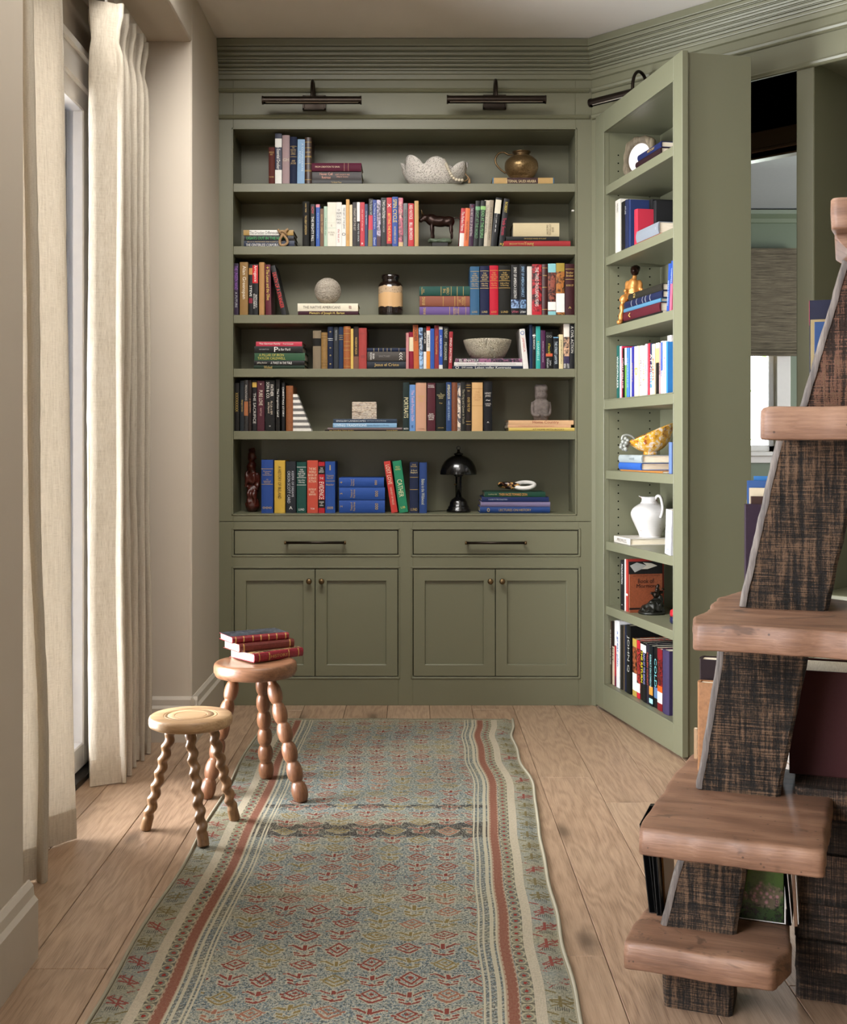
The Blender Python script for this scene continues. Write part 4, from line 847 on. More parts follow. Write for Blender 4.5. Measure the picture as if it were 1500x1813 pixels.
upright(0, DECK, None, [
 (693, 704.5, 815.7, 'c83e38', 'p', 'leaning red book', 'red book leaning with cream capitals', [('LOST LOVE', 'f0dcc0', .74, .38, .6), ('HARVEST OF FIELDS', 'f0c8b0', .32, .34, .3)], -14),
 (707, 723, 814.8, '2c8a64', 'c', 'leaning green book', 'emerald green book leaning with cream title', [('CATHER', 'e8e4b8', .47, .34, .55), ('h', 'WILLA\nNOVELS', .86, .08, 'd8c870', .6), ('h', 'LIB', .1, .04, 'd8c870', .5)], -13),
 (725.4, 740.8, 818, '1f2946', 'c', 'dark navy book', 'dark navy book with gilt head and foot', [('h', 'THE\nWORK', .93, .06, GO, .8), ('h', 'A Good\nShepherd', .81, .08, 'e0cc90', .8), ('b', .7, GO), ('b', .46, GO), ('h', 'LUND', .07, .05, GO)]),
 (742.4, 756, 818.7, '2c4680', 'c', 'indigo book', 'indigo blue book with silver title', [('Babes in the Wildwood', 'ccd0c0', .42, .5, .5)]),
], P6, G6, .17, .07)
Z6 = lying(DECK, [
 (850, 974, 897.5, '23427e', 'c', 'royal blue book', 'royal blue cloth book with gilt print', [('h', 'o', .12, .04, GO), ('LECTURES ON HISTORY', GO, .5, .46, .4)]),
 (851, 974.5, 888.5, '83779a', 'c', 'lavender book', 'lavender grey cloth book'),
 (853, 972, 880, '1a2a5a', 'p', 'thin navy book', 'thin navy book', [('A GUIDE TO THE COLLECTION', 'b8c0d8', .24, .28, .3)]),
 (858, 966, 871, '174434', 'p', 'forest green book', 'forest green book with orange capitals', [('THEIR FACES TOWARD ZION', 'e0a050', .47, .46, .6), ('Godfrey Hill', 'c8c890', .13, .14, .3)])], 'below the linked rings', G6, .2, .07)
# ---------------------------------------------------------------- ornaments in the bookcase
def m_coral():
    g = G('pitted_white_coral'); c = g.coord('Object'); v = g.voro(c, 190); n = g.noise(c, 260, 2)
    g.bump(g.map(v, 0, .45)+n*.5, 1.0, .004); return g.fin(g.mix(g.map(v, .12, .26, 1, 0), 'd2cbc2', '5a4e46'), .8)
CORAL = m_coral()
def m_tooled():
    g = G('engraved_bronze'); c = g.coord('Object'); n = g.noise(c, 150, 3, .6, 2.5); r = (n-.5).abs()
    g.bump(g.map(r, 0, .05), 1, .002); return g.fin(g.mix(g.map(r, .0, .04), '1c130b', 'a88c62'), .3, .85)
TOOLED = m_tooled()
BEADW = m_plain('bleached_wood_bead', 'cfc4ad', .6, 0, .3)
ROPE = m_plain('natural_rope', 'a58560', .9, 0, .3, 300, .5)
Y0 = WY+.10
# clam-shaped coral bowl
t = T('coral_bowl', 'white pitted stone bowl with scalloped clam rim on the top shelf', 'bowl', (X(770, Y0), Y0+.02, SHZ[0]))
vs, fs = [], []; n = 96; rows = [(.42, 0), (.60, .02), (.82, .16), (.95, .40), (1.0, .62), (1.0, .80), (1.02, 1.0), (.93, .985), (.85, .75), (.7, .4), (.3, .12)]
for i, (rr, hh) in enumerate(rows):
    for k in range(n):
        a = 2*pi*k/n; sc = abs(sin(3.5*a+.5))**.8; tall = .116*(.62+.38*sc)
        px = .93+.12*sc*hh
        vs.append((.137*rr*px*cos(a), .095*rr*px*sin(a), hh*tall + (.012*sin(a*2) if hh > .5 else 0)*hh))
for i in range(len(rows)-1):
    for k in range(n): fs.append((i*n+k, i*n+(k+1) % n, (i+1)*n+(k+1) % n, (i+1)*n+k))
fs.append(tuple(range(n-1, -1, -1))); fs.append(tuple((len(rows)-1)*n+k for k in range(n)))
mesh('shell', vs, fs, CORAL, t, True)
bg_ = T('bead_garland', 'pale wooden bead garland draped over the rim of the scalloped bowl', 'bead garland', (X(770, Y0), Y0-.02, SHZ[0]))
path = [(.022, .03, .118), (.036, .0, .114), (.042, -.035, .096), (.048, -.062, .078), (.053, -.078, .06), (.06, -.09, .04), (.07, -.097, .022), (.082, -.1, .009), (.098, -.098, .0075), (.112, -.094, .0075)]
def resample(P, st):
    P = [Vector(p) for p in P]; out = [P[0]]; acc = 0
    for a, b in zip(P, P[1:]):
        L = (b-a).length; d = st-acc
        while d <= L: out.append(a+(b-a)*d/L); d += st
        acc = (acc+L) % st
    return out
for k, p in enumerate(resample(path, .0125)):
    b = lathe('bead', [(.0001, -.0072), (.005, -.005), (.0072, 0), (.005, .005), (.0001, .0072)], BEADW, bg_, 10); b.location = p; b.rotation_euler = (.4, .7, k)
tube('tassel_cord', [(.112, -.094, .0075), (.125, -.07, .01), (.14, -.045, .028), (.133, -.02, .045), (.128, 0, .055)], .0022, ROPE, bg_, 6)
tube('tassel', [(.135, -.03, .04), (.142, -.042, .024), (.143, -.048, .004)], .004, ROPE, bg_, 8, radii=[.0025, .0045, .006])
# engraved bronze jug on the tan book
jz = Z(314.7, WY+.04)
t = T('metal_jug', 'round engraved bronze jug with a looping handle, on a tan book', 'jug', (X(923, Y0), Y0-.01, jz))
lathe('body', smp([(.0001, 0), (.032, 0), (.035, .004), (.05, .014), (.065, .034), (.071, .056), (.067, .078), (.052, .094), (.040, .101)]), TOOLED, t, 48)
lathe('neck', [(.040, .100), (.034, .106), (.033, .111), (.038, .116), (.041, .119), (.038, .119), (.031, .112), (.030, .1)], BRASS, t, 40)
tube('handle', [(-.035, 0, .108), (-.055, 0, .109), (-.072, 0, .118), (-.092, 0, .116), (-.106, 0, .100), (-.110, 0, .082), (-.102, 0, .062), (-.085, 0, .044), (-.066, 0, .030)], .004, BRASS, t, 8)
# rope knot leaning on the little pile
t = T('rope_knot', 'beige knotted rope ornament leaning against the short pile on the second shelf', 'rope knot', (X(501, WY+.02), WY+.028, SHZ[1]))
tube('rope', [(-.022, .003, .072), (-.012, 0, .060), (.0, -.004, .05), (.014, -.002, .034), (.018, 0, .018), (.006, -.004, .006), (-.010, -.002, .008), (-.014, 0, .024), (-.006, -.006, .042), (.004, -.002, .056), (.014, .004, .070), (.02, .006, .074)], .0055, ROPE, t, 8)
tube('rope', [(-.016, .006, .058), (.0, -.01, .062), (.012, .004, .052), (.0, .009, .044), (-.012, .004, .050)], .0048, ROPE, t, 8)
# bronze bull figurine on a green rock base
DKB = m_plain('dark_brown_cast_bronze', '2a1710', .35, .6, .3)
t = T('bull_figurine', 'dark bronze bull figurine on a green rock base, between book rows', 'figurine', (X(779, WY+.06), WY+.08, SHZ[1]))
meta('animal', [(-.0, 0, .115, .055, .02, .024), (-.035, 0, .122, .026, .02, .026), (-.062, -.01, .128, .018, .012, .016), (-.078, -.014, .118, .012, .008, .010), (.04, 0, .115, .024, .019, .024),
    (-.035, -.01, .085, .007, .006, .028), (-.028, .01, .08, .006, .006, .03), (-.033, -.01, .055, .005, .005, .02), (.046, -.01, .085, .008, .006, .028), (.05, .01, .085, .007, .006, .026), (.052, -.01, .055, .005, .005, .02), (.05, .01, .055, .005, .005, .02), (-.026, .01, .055, .005, .005, .02)], DKB, t, .003, wob=.002)
for s in (-1, 1): tube('horn', [(-.068, s*.008-.01, .138), (-.074, s*.02-.01, .146), (-.078, s*.022-.01, .158)], .002, BRASS, t, 6, radii=[.003, .002, .001])
tube('tail', [(.062, 0, .128), (.075, 0, .13), (.088, 0, .122)], .002, DKB, t, 6)
meta('rock_base', [(-.0, 0, .03, .055, .03, .012), (-.025, -.012, .034, .022, .016, .01), (.03, 0, .034, .024, .014, .01)], m_plain('green_patina_rock', '5c6a56', .6, 0, .4, 60, .3), t, .006, wob=.005)
box('plinth', -.035, .035, -.025, .025, 0, .024, METAL_BLK, t, .002)
# woven ball
def m_yarn():
    g = G('wound_twine'); c = g.coord('Object'); n = g.noise(g.scale(c, (60, 60, 220)), 1, 3, .7, 3.0)
    g.bump(n, 1, .003); return g.fin(g.ramp(n, [(.35, '5f564b'), (.48, 'a69b8b'), (.62, 'cfc6b8')]), .8)
YARN = m_yarn()
bz = Z(537, WY+.04)
t = T('twine_ball', 'grey white twine wound ball resting on the white book of the third shelf', 'ornamental ball', (X(581, Y0), Y0-.02, bz+.0555))
lathe('core', [(.0001, -.055)]+[(.055*cos(a), .055*sin(a)) for a in [(-.45+.9*k/20)*pi for k in range(21)]]+[(.0001, .055)], YARN, t, 40)
rb = random.Random(2)
for k in range(16):
    q = Matrix.Rotation(rb.uniform(0, pi), 3, 'X') @ Matrix.Rotation(rb.uniform(0, pi), 3, 'Z'); c_ = rb.uniform(-.25, .25)
    tube('twine_loop', [q @ Vector((.055*math.sqrt(1-c_*c_)*cos(2*pi*i/28), .055*math.sqrt(1-c_*c_)*sin(2*pi*i/28), .055*c_)) for i in range(28)], .0011, YARN, t, 4, closed=True)
# glazed pot
def m_potglaze():
    g = G('banded_pot_glaze'); c = g.coord('Object'); x, y, z = g.sep(c); w = z + (g.noise(c, 28, 2)-.5)*.02; sp = g.voro(c, 130)
    col = g.mix(w.gt(.122), '180d0b', g.mix(0.0, '180d0b', '180d0b'))
    cream = g.mix(g.map(sp, .1, .2, 1, 0)*z.gt(.098), 'c9a274', '5a3f28'); spot = g.mix(g.map(sp, .12, .3, 1, 0), 'b49b7e', '4a3524')
    col = g.mix(w.gt(.040), '160c0b', g.mix(w.gt(.098), cream, g.mix(w.gt(.128), spot, '1c100d')))
    return g.fin(col, .16, coat=.6)
t = T('glazed_pot', 'black and cream banded glazed pot with a short neck on the third shelf', 'pot', (X(691.5, Y0), Y0, SHZ[2]))
lathe('body', [(.0001, 0), (.046, 0), (.05, .004), (.052, .02), (.052, .12), (.05, .135), (.044, .144), (.037, .148)], m_potglaze(), t, 40)
lathe('neck', [(.037, .146), (.034, .152), (.035, .16), (.038, .164), (.038, .174), (.036, .177), (.031, .174), (.029, .15)], m_plain('black_pot_glaze', '150b0a', .12, 0, coat=.8), t, 40)
# basket-pattern bowl
def m_tile():
    g = G('bone_tile_inlay'); c = g.coord('Object'); x, y, z = g.sep(c)
    ang = g.math('ARCTAN2', y, x)*9.0; h = z*110.0
    a = g.math('ABSOLUTE', g.math('SINE', ang+h)); b = g.math('ABSOLUTE', g.math('SINE', ang*1.0-h))
    v = g.voro(g.comb(ang, h*1.2, 0), 1.4, 'DISTANCE_TO_EDGE')
    g.bump(g.map(v, 0, .12), 1, .003); return g.fin(g.mix(g.map(v, .0, .07), '8f8570', 'c9c0ab'), .6)
wz = Z(634.7, WY+.04)
t = T('woven_pattern_bowl', 'cream bowl with woven strip pattern, on the art books of the fourth shelf', 'bowl', (X(863, Y0), Y0, wz))
TI = m_tile(); bwl = lathe('bowl_body', [(.0001, 0), (.055, 0), (.062, .004), (.078, .022), (.092, .048), (.1, .072), (.1015, .081), (.098, .082), (.092, .07), (.06, .02), (.0001, .012)], TI, t, 56)
rb = random.Random(4)
for k in range(70):      # proud woven strips
    a = rb.uniform(0, 2*pi); zz = rb.uniform(.01, .068); vert = k % 2
    r_ = .062+.04*min(1, (zz/.075))**.8
    o = box('woven_strip', -.002, .002, -.0035 if vert else -.011, .0035 if vert else .011, -.011 if vert else -.0035, .011 if vert else .0035, TI, t, .0008)
    o.matrix_local = Matrix.Rotation(a, 4, 'Z') @ Matrix.Translation((r_-.0005, 0, zz)) @ Matrix.Rotation(.42, 4, 'Y')
# striped wedge bookend
ST = m_plain('white_bone_inlay', 'e2ddd4', .4, 0, .2); SG = m_plain('grey_horn_inlay', '6d6a68', .4, 0, .5, 200)
Yw = WY+.035
t = T('striped_bookend', 'white and grey striped triangular bookend holding the row on the fifth shelf', 'bookend', (0, Yw, SHZ[4]))
ns = 13; H_ = Z(698, Yw)-SHZ[4]
for k in range(ns):
    q0, q1 = k/ns, (k+1)/ns
    L = lambda q: X(512+3.5*q, Yw); R = lambda q: X(552-26*q, Yw)
    prism('stripe', [(L(q0), q0*H_), (R(q0), q0*H_), (R(q1), q1*H_), (L(q1), q1*H_)], 0, .06, SG if k % 2 else ST, t, 0, axis='y')
# stone-inlaid box
def m_slate():
    g = G('layered_shell_inlay'); c = g.coord('Object'); n = g.noise(g.scale(c, (40, 40, 160)), 1, 4, .6, .5)
    return g.fin(g.ramp(n, [(.35, '6a625c'), (.45, 'b09c86'), (.52, 'd2c6b4'), (.6, '9a9088'), (.68, 'c8a890')]), .5)
SL = m_slate(); bxz = Z(741.7, WY+.04); xa, xb = X(624, Y0), X(667.7, Y0)
t = T('inlaid_box', 'small box faced with layered stone chips, on the landscape books', 'box', ((xa+xb)/2, Y0, bxz))
hw = (xb-xa)/2; hh = Z(712, Y0)-bxz; box('core', -hw+.002, hw-.002, -.03, .03, 0, hh, SL, t, .001)
rb = random.Random(9); z = .0
while z < hh-.004:
    dz = rb.uniform(.006, .011); x = -hw
    while x < hw-.004:
        dx = min(rb.uniform(.012, .04), hw-x); box('stone_chip', x+.0004, x+dx-.0004, -.0325-rb.uniform(0, .0025), -.029, z+.0003, min(z+dz, hh)-.0003, SL, t, .0004); x += dx
    z += dz
# stone figure
STONE = m_plain('grey_brown_volcanic_stone', '6d625c', .85, 0, .5, 90, 1.0)
sz = Z(744, WY+.04)
t = T('stone_figure', 'brown stone carved figure with a tall head, on the yellow book pile', 'figurine', (X(957, Y0), Y0-.02, sz))
secs = [(0, .030, .026, 0), (.03, .032, .027, 0), (.06, .034, .028, 0), (.078, .033, .026, 0), (.086, .024, .020, -.002), (.092, .023, .022, -.004), (.105, .026, .027, -.005), (.12, .025, .024, -.003), (.126, .026, .028, -.006), (.14, .027, .026, -.002), (.148, .022, .022, 0), (.151, .018, .018, 0)]
vs, fs = [], []; n = 28
for z, a, b, oy in secs:
    for k in range(n):
        th = 2*pi*k/n; cx_, sy_ = cos(th), sin(th); e = .55
        x = a*math.copysign(abs(cx_)**e, cx_); y = b*math.copysign(abs(sy_)**e, sy_)+oy
        if sy_ < -.8 and .094 < z < .12: y -= .007*(1-abs(cx_)*1.6)      # nose
        p = Vector((x, y, z)); vs.append(p+Vector(noise.noise_vector(p*70))*.003)
for i in range(len(secs)-1):
    for k in range(n): fs.append((i*n+k, i*n+(k+1) % n, (i+1)*n+(k+1) % n, (i+1)*n+k))
fs += [tuple(range(n-1, -1, -1)), tuple((len(secs)-1)*n+k for k in range(n))]
mesh('figure', vs, fs, STONE, t, True)
meta('nose', [(0, -.028, .112, .0045, .006, .011), (0, -.028, .126, .018, .005, .004), (0, -.025, .100, .009, .004, .003)], STONE, t, .003)
for s in (-1, 1): tube('arm', [(s*.034, -.004, .076), (s*.037, -.008, .05), (s*.034, -.016, .026), (s*.02, -.028, .02), (s*.008, -.031, .022)], .007, STONE, t, 8)
# carved red-brown wooden figure in the dark corner of the lowest shelf
CARV = m_plain('carved_red_brown_wood', '4a1c12', .35, 0, .5, 60, .4)
t = T('carved_figure', 'tall carved dark red wooden figure in the corner of the lowest open shelf', 'figurine', (X(445, WY+.13), WY+.16, DECK))
meta('carving', [(0, 0, .03, .032, .028, .035), (0, 0, .085, .024, .022, .04), (.004, 0, .14, .027, .024, .035), (-.003, 0, .19, .02, .018, .03), (0, -.004, .235, .019, .02, .024), (0, 0, .262, .014, .014, .014), (-.024, -.006, .14, .009, .01, .04), (.026, -.006, .13, .009, .01, .045), (.012, -.02, .06, .01, .01, .04), (-.012, -.02, .06, .01, .01, .04)], CARV, t, .006, wob=.006, wf=55)
# mushroom lamp
Yl = WY+.13
t = T('mushroom_lamp', 'small black metal mushroom lamp on the lowest open shelf', 'table lamp', (X(812, Yl), Yl, DECK))
lathe('base', [(.0001, 0), (.05, 0), (.052, .004), (.051, .012), (.045, .016), (.045, .022), (.042, .026), (.039, .030), (.037, .042), (.030, .054), (.018, .062), (.0145, .066)], METAL_BLK, t, 40)
lathe('stem', [(.0135, .062), (.0135, .15), (.016, .153), (.023, .158), (.023, .163), (.012, .165)], METAL_BLK, t, 28)
lathe('shade', [(.078, .160), (.0785, .163), (.077, .175), (.071, .196), (.060, .215), (.045, .229), (.028, .238), (.013, .242), (.012, .240), (.027, .235), (.045, .224), (.058, .211), (.069, .193), (.075, .174), (.0765, .162)], METAL_BLK, t, 48)
lathe('finial', [(.012, .241), (.020, .245), (.020, .249), (.009, .252), (.006, .257), (.007, .262), (.003, .266), (.0001, .267)], METAL_BLK, t, 20)
tube('finial_ring', [(0+.0075*cos(a*pi/8), 0, .272+.0075*sin(a*pi/8)) for a in range(16)], .002, METAL_BLK, t, 6, closed=True)
tube('switch', [(-.010, -.008, .118), (-.018, -.016, .118)], .0035, BRASS, t, 8)
tube('cord', [(.0, .05, .01), (-.03, .07, .003), (-.08, .04, .003), (-.12, .01, .003), (-.15, .03, .003)], .0015, METAL_BLK, t, 5)
# two linked rings
TORT = G('tortoiseshell'); c_ = TORT.coord('Object'); nn = TORT.noise(c_, 55, 2, .5, .6); TORT = TORT.fin(TORT.ramp(nn, [(.42, '1c0c08'), (.5, '4a2210'), (.56, 'c79a5c')], 'LINEAR'), .2, coat=.5)
t = T('linked_rings', 'white ring linked with a tortoiseshell ring on the forest green book', 'ornament', (X(915, WY+.13), WY+.14, Z6))
def ring(nm, M, R, r, mat, hgt=1.0):
    vs, fs = [], []; N, n = 44, 12
    for i in range(N):
        for k in range(n):
            a, b = 2*pi*i/N, 2*pi*k/n; vs.append(M @ Vector(((R+r*cos(b))*cos(a), (R+r*cos(b))*sin(a)*.9, r*hgt*sin(b))))
    for i in range(N):
        for k in range(n): fs.append((i*n+k, ((i+1) % N)*n+k, ((i+1) % N)*n+(k+1) % n, i*n+(k+1) % n))
    return mesh(nm, vs, fs, mat, t, True)
ring('white_ring', Matrix.Translation((.034, -.008, .0255)) @ Matrix.Rotation(-.06, 4, 'Y') @ Matrix.Rotation(.30, 4, 'X'), .041, .0095, m_plain('white_marble', 'e6e2dc', .25))
ring('tortoise_ring', Matrix.Translation((-.03, .006, .024)) @ Matrix.Rotation(.10, 4, 'Y') @ Matrix.Rotation(-.18, 4, 'X'), .043, .0075, TORT, 1.2)
# ---------------------------------------------------------------- things on the shelves of the open door
def dpt(px, c):
    a = (px-CX)/F; Yq = (c+HP.dot(WW))/(a*WW.x+WW.y); return Yq, (Vector((a*Yq, Yq, 0))-HP).dot(UU)
def dX(px, c=.03): return dpt(px, c)[1]
def dZ(px, py, c=.03): return CZ+(HY-py)*dpt(px, c)[0]/F
def door_upright(z, row, place, group, c=.03, d=.15):
    for i, r in enumerate(row):
        p0, p1, yt, col, kind, short, desc = r[:7]; texts = r[7] if len(r) > 7 else (); bands = r[8] if len(r) > 8 else (); lean = r[9] if len(r) > 9 else 0; dd = r[10] if len(r) > 10 else d
        a, b = dX(p0, c), dX(p1, c); w = (b-a)*.97; h = dZ((p0+p1)/2, yt, c)-z
        nb = row[i-1][5] if i else (row[1][5] if len(row) > 1 else '')
        lab = f'{desc}, beside the {nb}, {place}'
        M = DM @ Matrix.Translation(((a+b)/2, c+random.uniform(-.002, .003), z+abs(lean)*w/2)) @ Matrix.Rotation(lean, 4, 'Y')
        add_book(M, w, h, dd, col, kind, lab, group, texts, bands)
def door_lying(z, row, place, group, c=.03, d=.15):
    zz = z
    for i, r in enumerate(row):
        a, b, th, col, kind, short, desc = r[:7]; texts = r[7] if len(r) > 7 else (); bands = r[8] if len(r) > 8 else ()
        lab = f'{desc}, lying {"on the " + row[i-1][5] if i else "under the " + row[1][5] if len(row) > 1 else "flat"}, {place}'
        add_book(DM @ Matrix.Translation((b, c+(r[9] if len(r) > 9 else 0), zz+th/2)) @ Matrix.Rotation(-pi/2, 4, 'Y'), th*.97, b-a, r[10] if len(r) > 10 else d, col, kind, lab, group, texts, bands); zz += th
    return zz
# first shelf: carved oval frame, flat books
GD = 'books on the open door'
CARVF = m_wood('weathered_carved_frame', '8d8068', '5f5442', '2e271d', 2, 2, .7, .8)
a = dX(1118, .06)
t = T('oval_picture_frame', 'carved weathered wooden picture frame with an oval white mount, highest shelf of the door', 'picture frame', M=Matrix.Translation(HP+UU*a+WW*.085+Vector((0, 0, 2.1205))) @ Matrix.Rotation(radians(-38), 4, 'Z') @ Matrix.Rotation(radians(-9), 4, 'X'))
vs, fs = [], []; n = 64
for (k1, y) in ((1.0, .012), (1.0, 0), (.93, -.008), (.80, -.010), (.70, -.002), (.68, .006)):
    for k in range(n):
        th = 2*pi*k/n; sq = 1/(abs(cos(th))**3.2+abs(sin(th))**3.2)**(1/3.2); wv = 1+.03*sin(11*th)+.025*noise.noise(Vector((cos(th)*4, sin(th)*4, 0)))
        rr = sq*wv if k1 > .9 else 1
        x = .068*k1*rr*cos(th); z = .088*k1*rr*sin(th); vs.append((x, y, z+.089))
for i in range(5):
    for k in range(n): fs.append((i*n+k, i*n+(k+1) % n, (i+1)*n+(k+1) % n, (i+1)*n+k))
mesh('frame', vs, fs, CARVF, t, True)
mesh('mount', [(.052*cos(2*pi*k/48), .004, .089+.069*sin(2*pi*k/48)) for k in range(48)], [tuple(range(48))], m_plain('white_mount_card', 'dcd4d2', .5), t)
box('easel_leg', -.008, .008, .012, .06, .002, .008, CARVF, t, .001)
z1 = door_lying(2.12, [
 (.34, .60, .012, '8f2c1e', 'c', 'rust red book', 'thin rust red book', (), ()),
 (.36, .60, .022, '2a1418', 'c', 'maroon black book', 'dark maroon black book', (), (), 0.0),
 (.38, .60, .022, '1a2450', 'c', 'midnight blue book', 'midnight blue book with gilt title', [('HISTORY', GO, .4, .3, .4)])], 'top door shelf', GD)
# second
door_upright(1.834, [
 (1089.5, 1098.5, 354, 'd9d4c8', 'p', 'white book', 'tall white book with small black title', [('MUSIC', '3a3a3a', .85, .16, .5)]),
 (1099, 1106, 357, '151414', 'p', 'black book', 'black book with worn spine', ()),
 (1106.5, 1112, 354, '1c2444', 'c', 'navy book', 'navy book with silver title', [('ATLAS', SIL, .8, .16, .5)]),
 (1112.3, 1116, 354, '22305c', 'c', 'thin indigo book', 'thin indigo blue book'),
 (1122, 1128.5, 371, 'b82c40', 'c', 'red book', 'big red cloth book showing its cover', [], (), 0, .13)], 'second door shelf', GD)
z2 = door_lying(1.834, [
 (dX(1128), dX(1128)+.235, .011, 'a8502c', 'c', 'thin rust book', 'thin rust book', (), ()),
 (dX(1128), dX(1128)+.21, .045, '868c94', 'c', 'thick grey book', 'thick grey cloth book', [('O', 'c0c4c8', .1, .03, .2)])], 'second door shelf', GD, .03, .12)
door_upright(1.834, [(1150, 1156, 354, '141416', 'c', 'black album', 'tall black album standing behind', ()), (1156.5, 1162, 356, '1a1a1c', 'c', 'black slipcase', 'black slipcase standing behind', ())], 'back row of the door second shelf', GD, .10, .09)
# third: golden seated figure, pile, leaning books
z3 = door_lying(1.549, [
 (.20, .60, .014, '121212', 'p', 'thin black book', 'thin black book', ()),
 (.21, .58, .034, '541722', 'c', 'wine red book', 'wine red cloth book with gilt crest', [('h', '^', .78, .05, GO, .6)]),
 (.22, .585, .014, '4f7f9c', 'c', 'light blue book', 'light blue cloth book', ()),
 (.235, .60, .026, '171f40', 'c', 'navy ribbed book', 'navy leather book with silver lettering', [('b', z, SIL) for z in (.3, .42, .5, .66, .8)]),
 (.275, .60, .026, '26241c', 'c', 'olive black book', 'olive black book with pale page edges', [('h', 'RS', .8, .08, GO, .6)])], 'third door shelf', GD, .035, .14)
GOLDEN = m_plain('golden_bronze', 'c98a48', .3, .4, .35, 30, .1)
t = T('seated_figurine', 'golden bronze seated child figurine with one leg hanging, on the door third shelf', 'figurine', M=Matrix.Translation(HP+UU*.185+WW*.085+Vector((0, 0, 1.549))) @ Matrix.Rotation(radians(-25), 4, 'Z') @ Matrix.Diagonal((1.12, 1.12, 1.06, 1)))
meta('body', [(.0, 0, .125, .026, .022, .034), (.004, 0, .155, .021, .017, .026), (.008, 0, .183, .008, .008, .012), (-.012, -.024, .104, .020, .026, .017), (-.02, -.045, .096, .014, .014, .018), (.014, -.028, .104, .018, .028, .015), (.012, -.048, .082, .011, .011, .022),
     (-.024, -.05, .06, .009, .010, .026), (-.027, -.052, .03, .009, .010, .022), (-.030, -.058, .010, .011, .016, .009), (.016, -.05, .055, .009, .010, .022), (.026, .004, .15, .010, .010, .024), (.036, -.006, .125, .009, .010, .018), (.028, -.022, .112, .009, .012, .009),
     (-.018, 0, .15, .009, .009, .022), (-.018, -.018, .13, .008, .014, .010)], GOLDEN, t, .0026, wob=.002)
meta('head', [(.010, -.003, .206, .016, .017, .019), (.010, .004, .216, .018, .016, .013), (.010, -.019, .204, .004, .005, .005)], DKB, t, .0022, wob=.003, wf=160)
door_upright(1.549, [
 (1179, 1183.5, 468, '2a4c98', 'p', 'blue book', 'bright blue book leaning at the end', [('REPAIR RESEARCH', 'b8c8f0', .4, .5, .5)], (), .10),
 (1184.2, 1188, 463, 'c86078', 'p', 'blue and pink book', 'blue and pink book leaning at the end', [('CHAPTERS', 'd0d8f0', .7, .3, .4)], [(.55, 1, '2a4c98')], .10)], 'third door shelf', GD)
# fourth: tight row
R4 = [(1092.5, 1097.5, 612, '1e5c54', 'teal', 'WINDWALKER', WH), (1098, 1101, 613, 'c8b8c0', 'lilac white', '', 0), (1101, 1103, 613, 'b82a48', 'raspberry', 'UNDER THE', 'f0d0d0'), (1103, 1106, 617, '16120f', 'black', 'LIGHT ON THE', WH), (1106.8, 1110, 616, '6aa048', 'green and white', '', 0),
 (1110.3, 1115, 616, '4c7fc4', 'cornflower blue', 'SHORELINE', 'a0c0e8'), (1115.6, 1117.6, 616, 'd8d8e8', 'white stripe', '', 0), (1117.8, 1121, 614, '34348c', 'violet blue', 'JOURNEY II', GO), (1121.2, 1123.8, 613, '453f98', 'violet', '', 0), (1124, 1131.5, 613, 'efe2b4', 'wide cream', 'D', 'd8a840'),
 (1132, 1137, 612, 'ece4dc', 'ivory', 'OPEN HOUSE', '6a5a5a'), (1137.4, 1142.6, 612, 'f0eeec', 'snow white', 'GUIDE', 'e89a3c'), (1143, 1146.4, 609, 'c4bcc8', 'grey lilac', 'INTO', '8a80a0'), (1146.6, 1149.8, 608, 'd42c3c', 'scarlet', '', 0), (1150, 1154.8, 608, '1a2c50', 'navy to sky blue', 'AT NIGHT', WH),
 (1155, 1160, 609, 'e4d4b0', 'sand', 'POEMS', 'b84a3c'), (1160.2, 1166.8, 607, '14110f', 'black with tan head', '', 0), (1167, 1170, 607, 'b09090', 'dusty rose', 'TALES', '5a4040'), (1170.3, 1173.6, 604, 'e8e4f0', 'white and blue', 'LETTERS', '3a50b0'), (1173.8, 1178.4, 604, 'eceaf0', 'plain white', 'ESSAYS', 'c04890'), (1178.6, 1181.4, 605, '3c88d0', 'azure', '', 0)]
row = []
for k, (p0, p1, yt, col, nm, ti, tc) in enumerate(R4):
    an_ = 'slim' if p1-p0 < 4 else 'medium' if p1-p0 < 6 else 'thick'
    bands = {'black with tan head': [(.62, .9, 'd0b078'), (.9, 1, WH)], 'green and white': [(.66, 1, WH)], 'navy to sky blue': [(.15, .45, '4a90c8'), (0, .15, 'c8d8e0')], 'white and blue': [(.45, .98, '4c68c0')]}.get(nm, ())
    row.append((p0, p1, yt, col, 'p', nm+' book', f'{an_} {nm} book', [(ti, tc, .5, .6, .55)] if ti else [], bands))
door_upright(1.26, row, 'fourth door shelf', 'tight row of books on the door fourth shelf', .03, .16)
door_upright(1.26, [(1182.5, 1189.5, 594, 'ece4e2', 'p', 'azure book', 'tall white book with ragged pages')], 'fourth door shelf', GD, .05, .12)
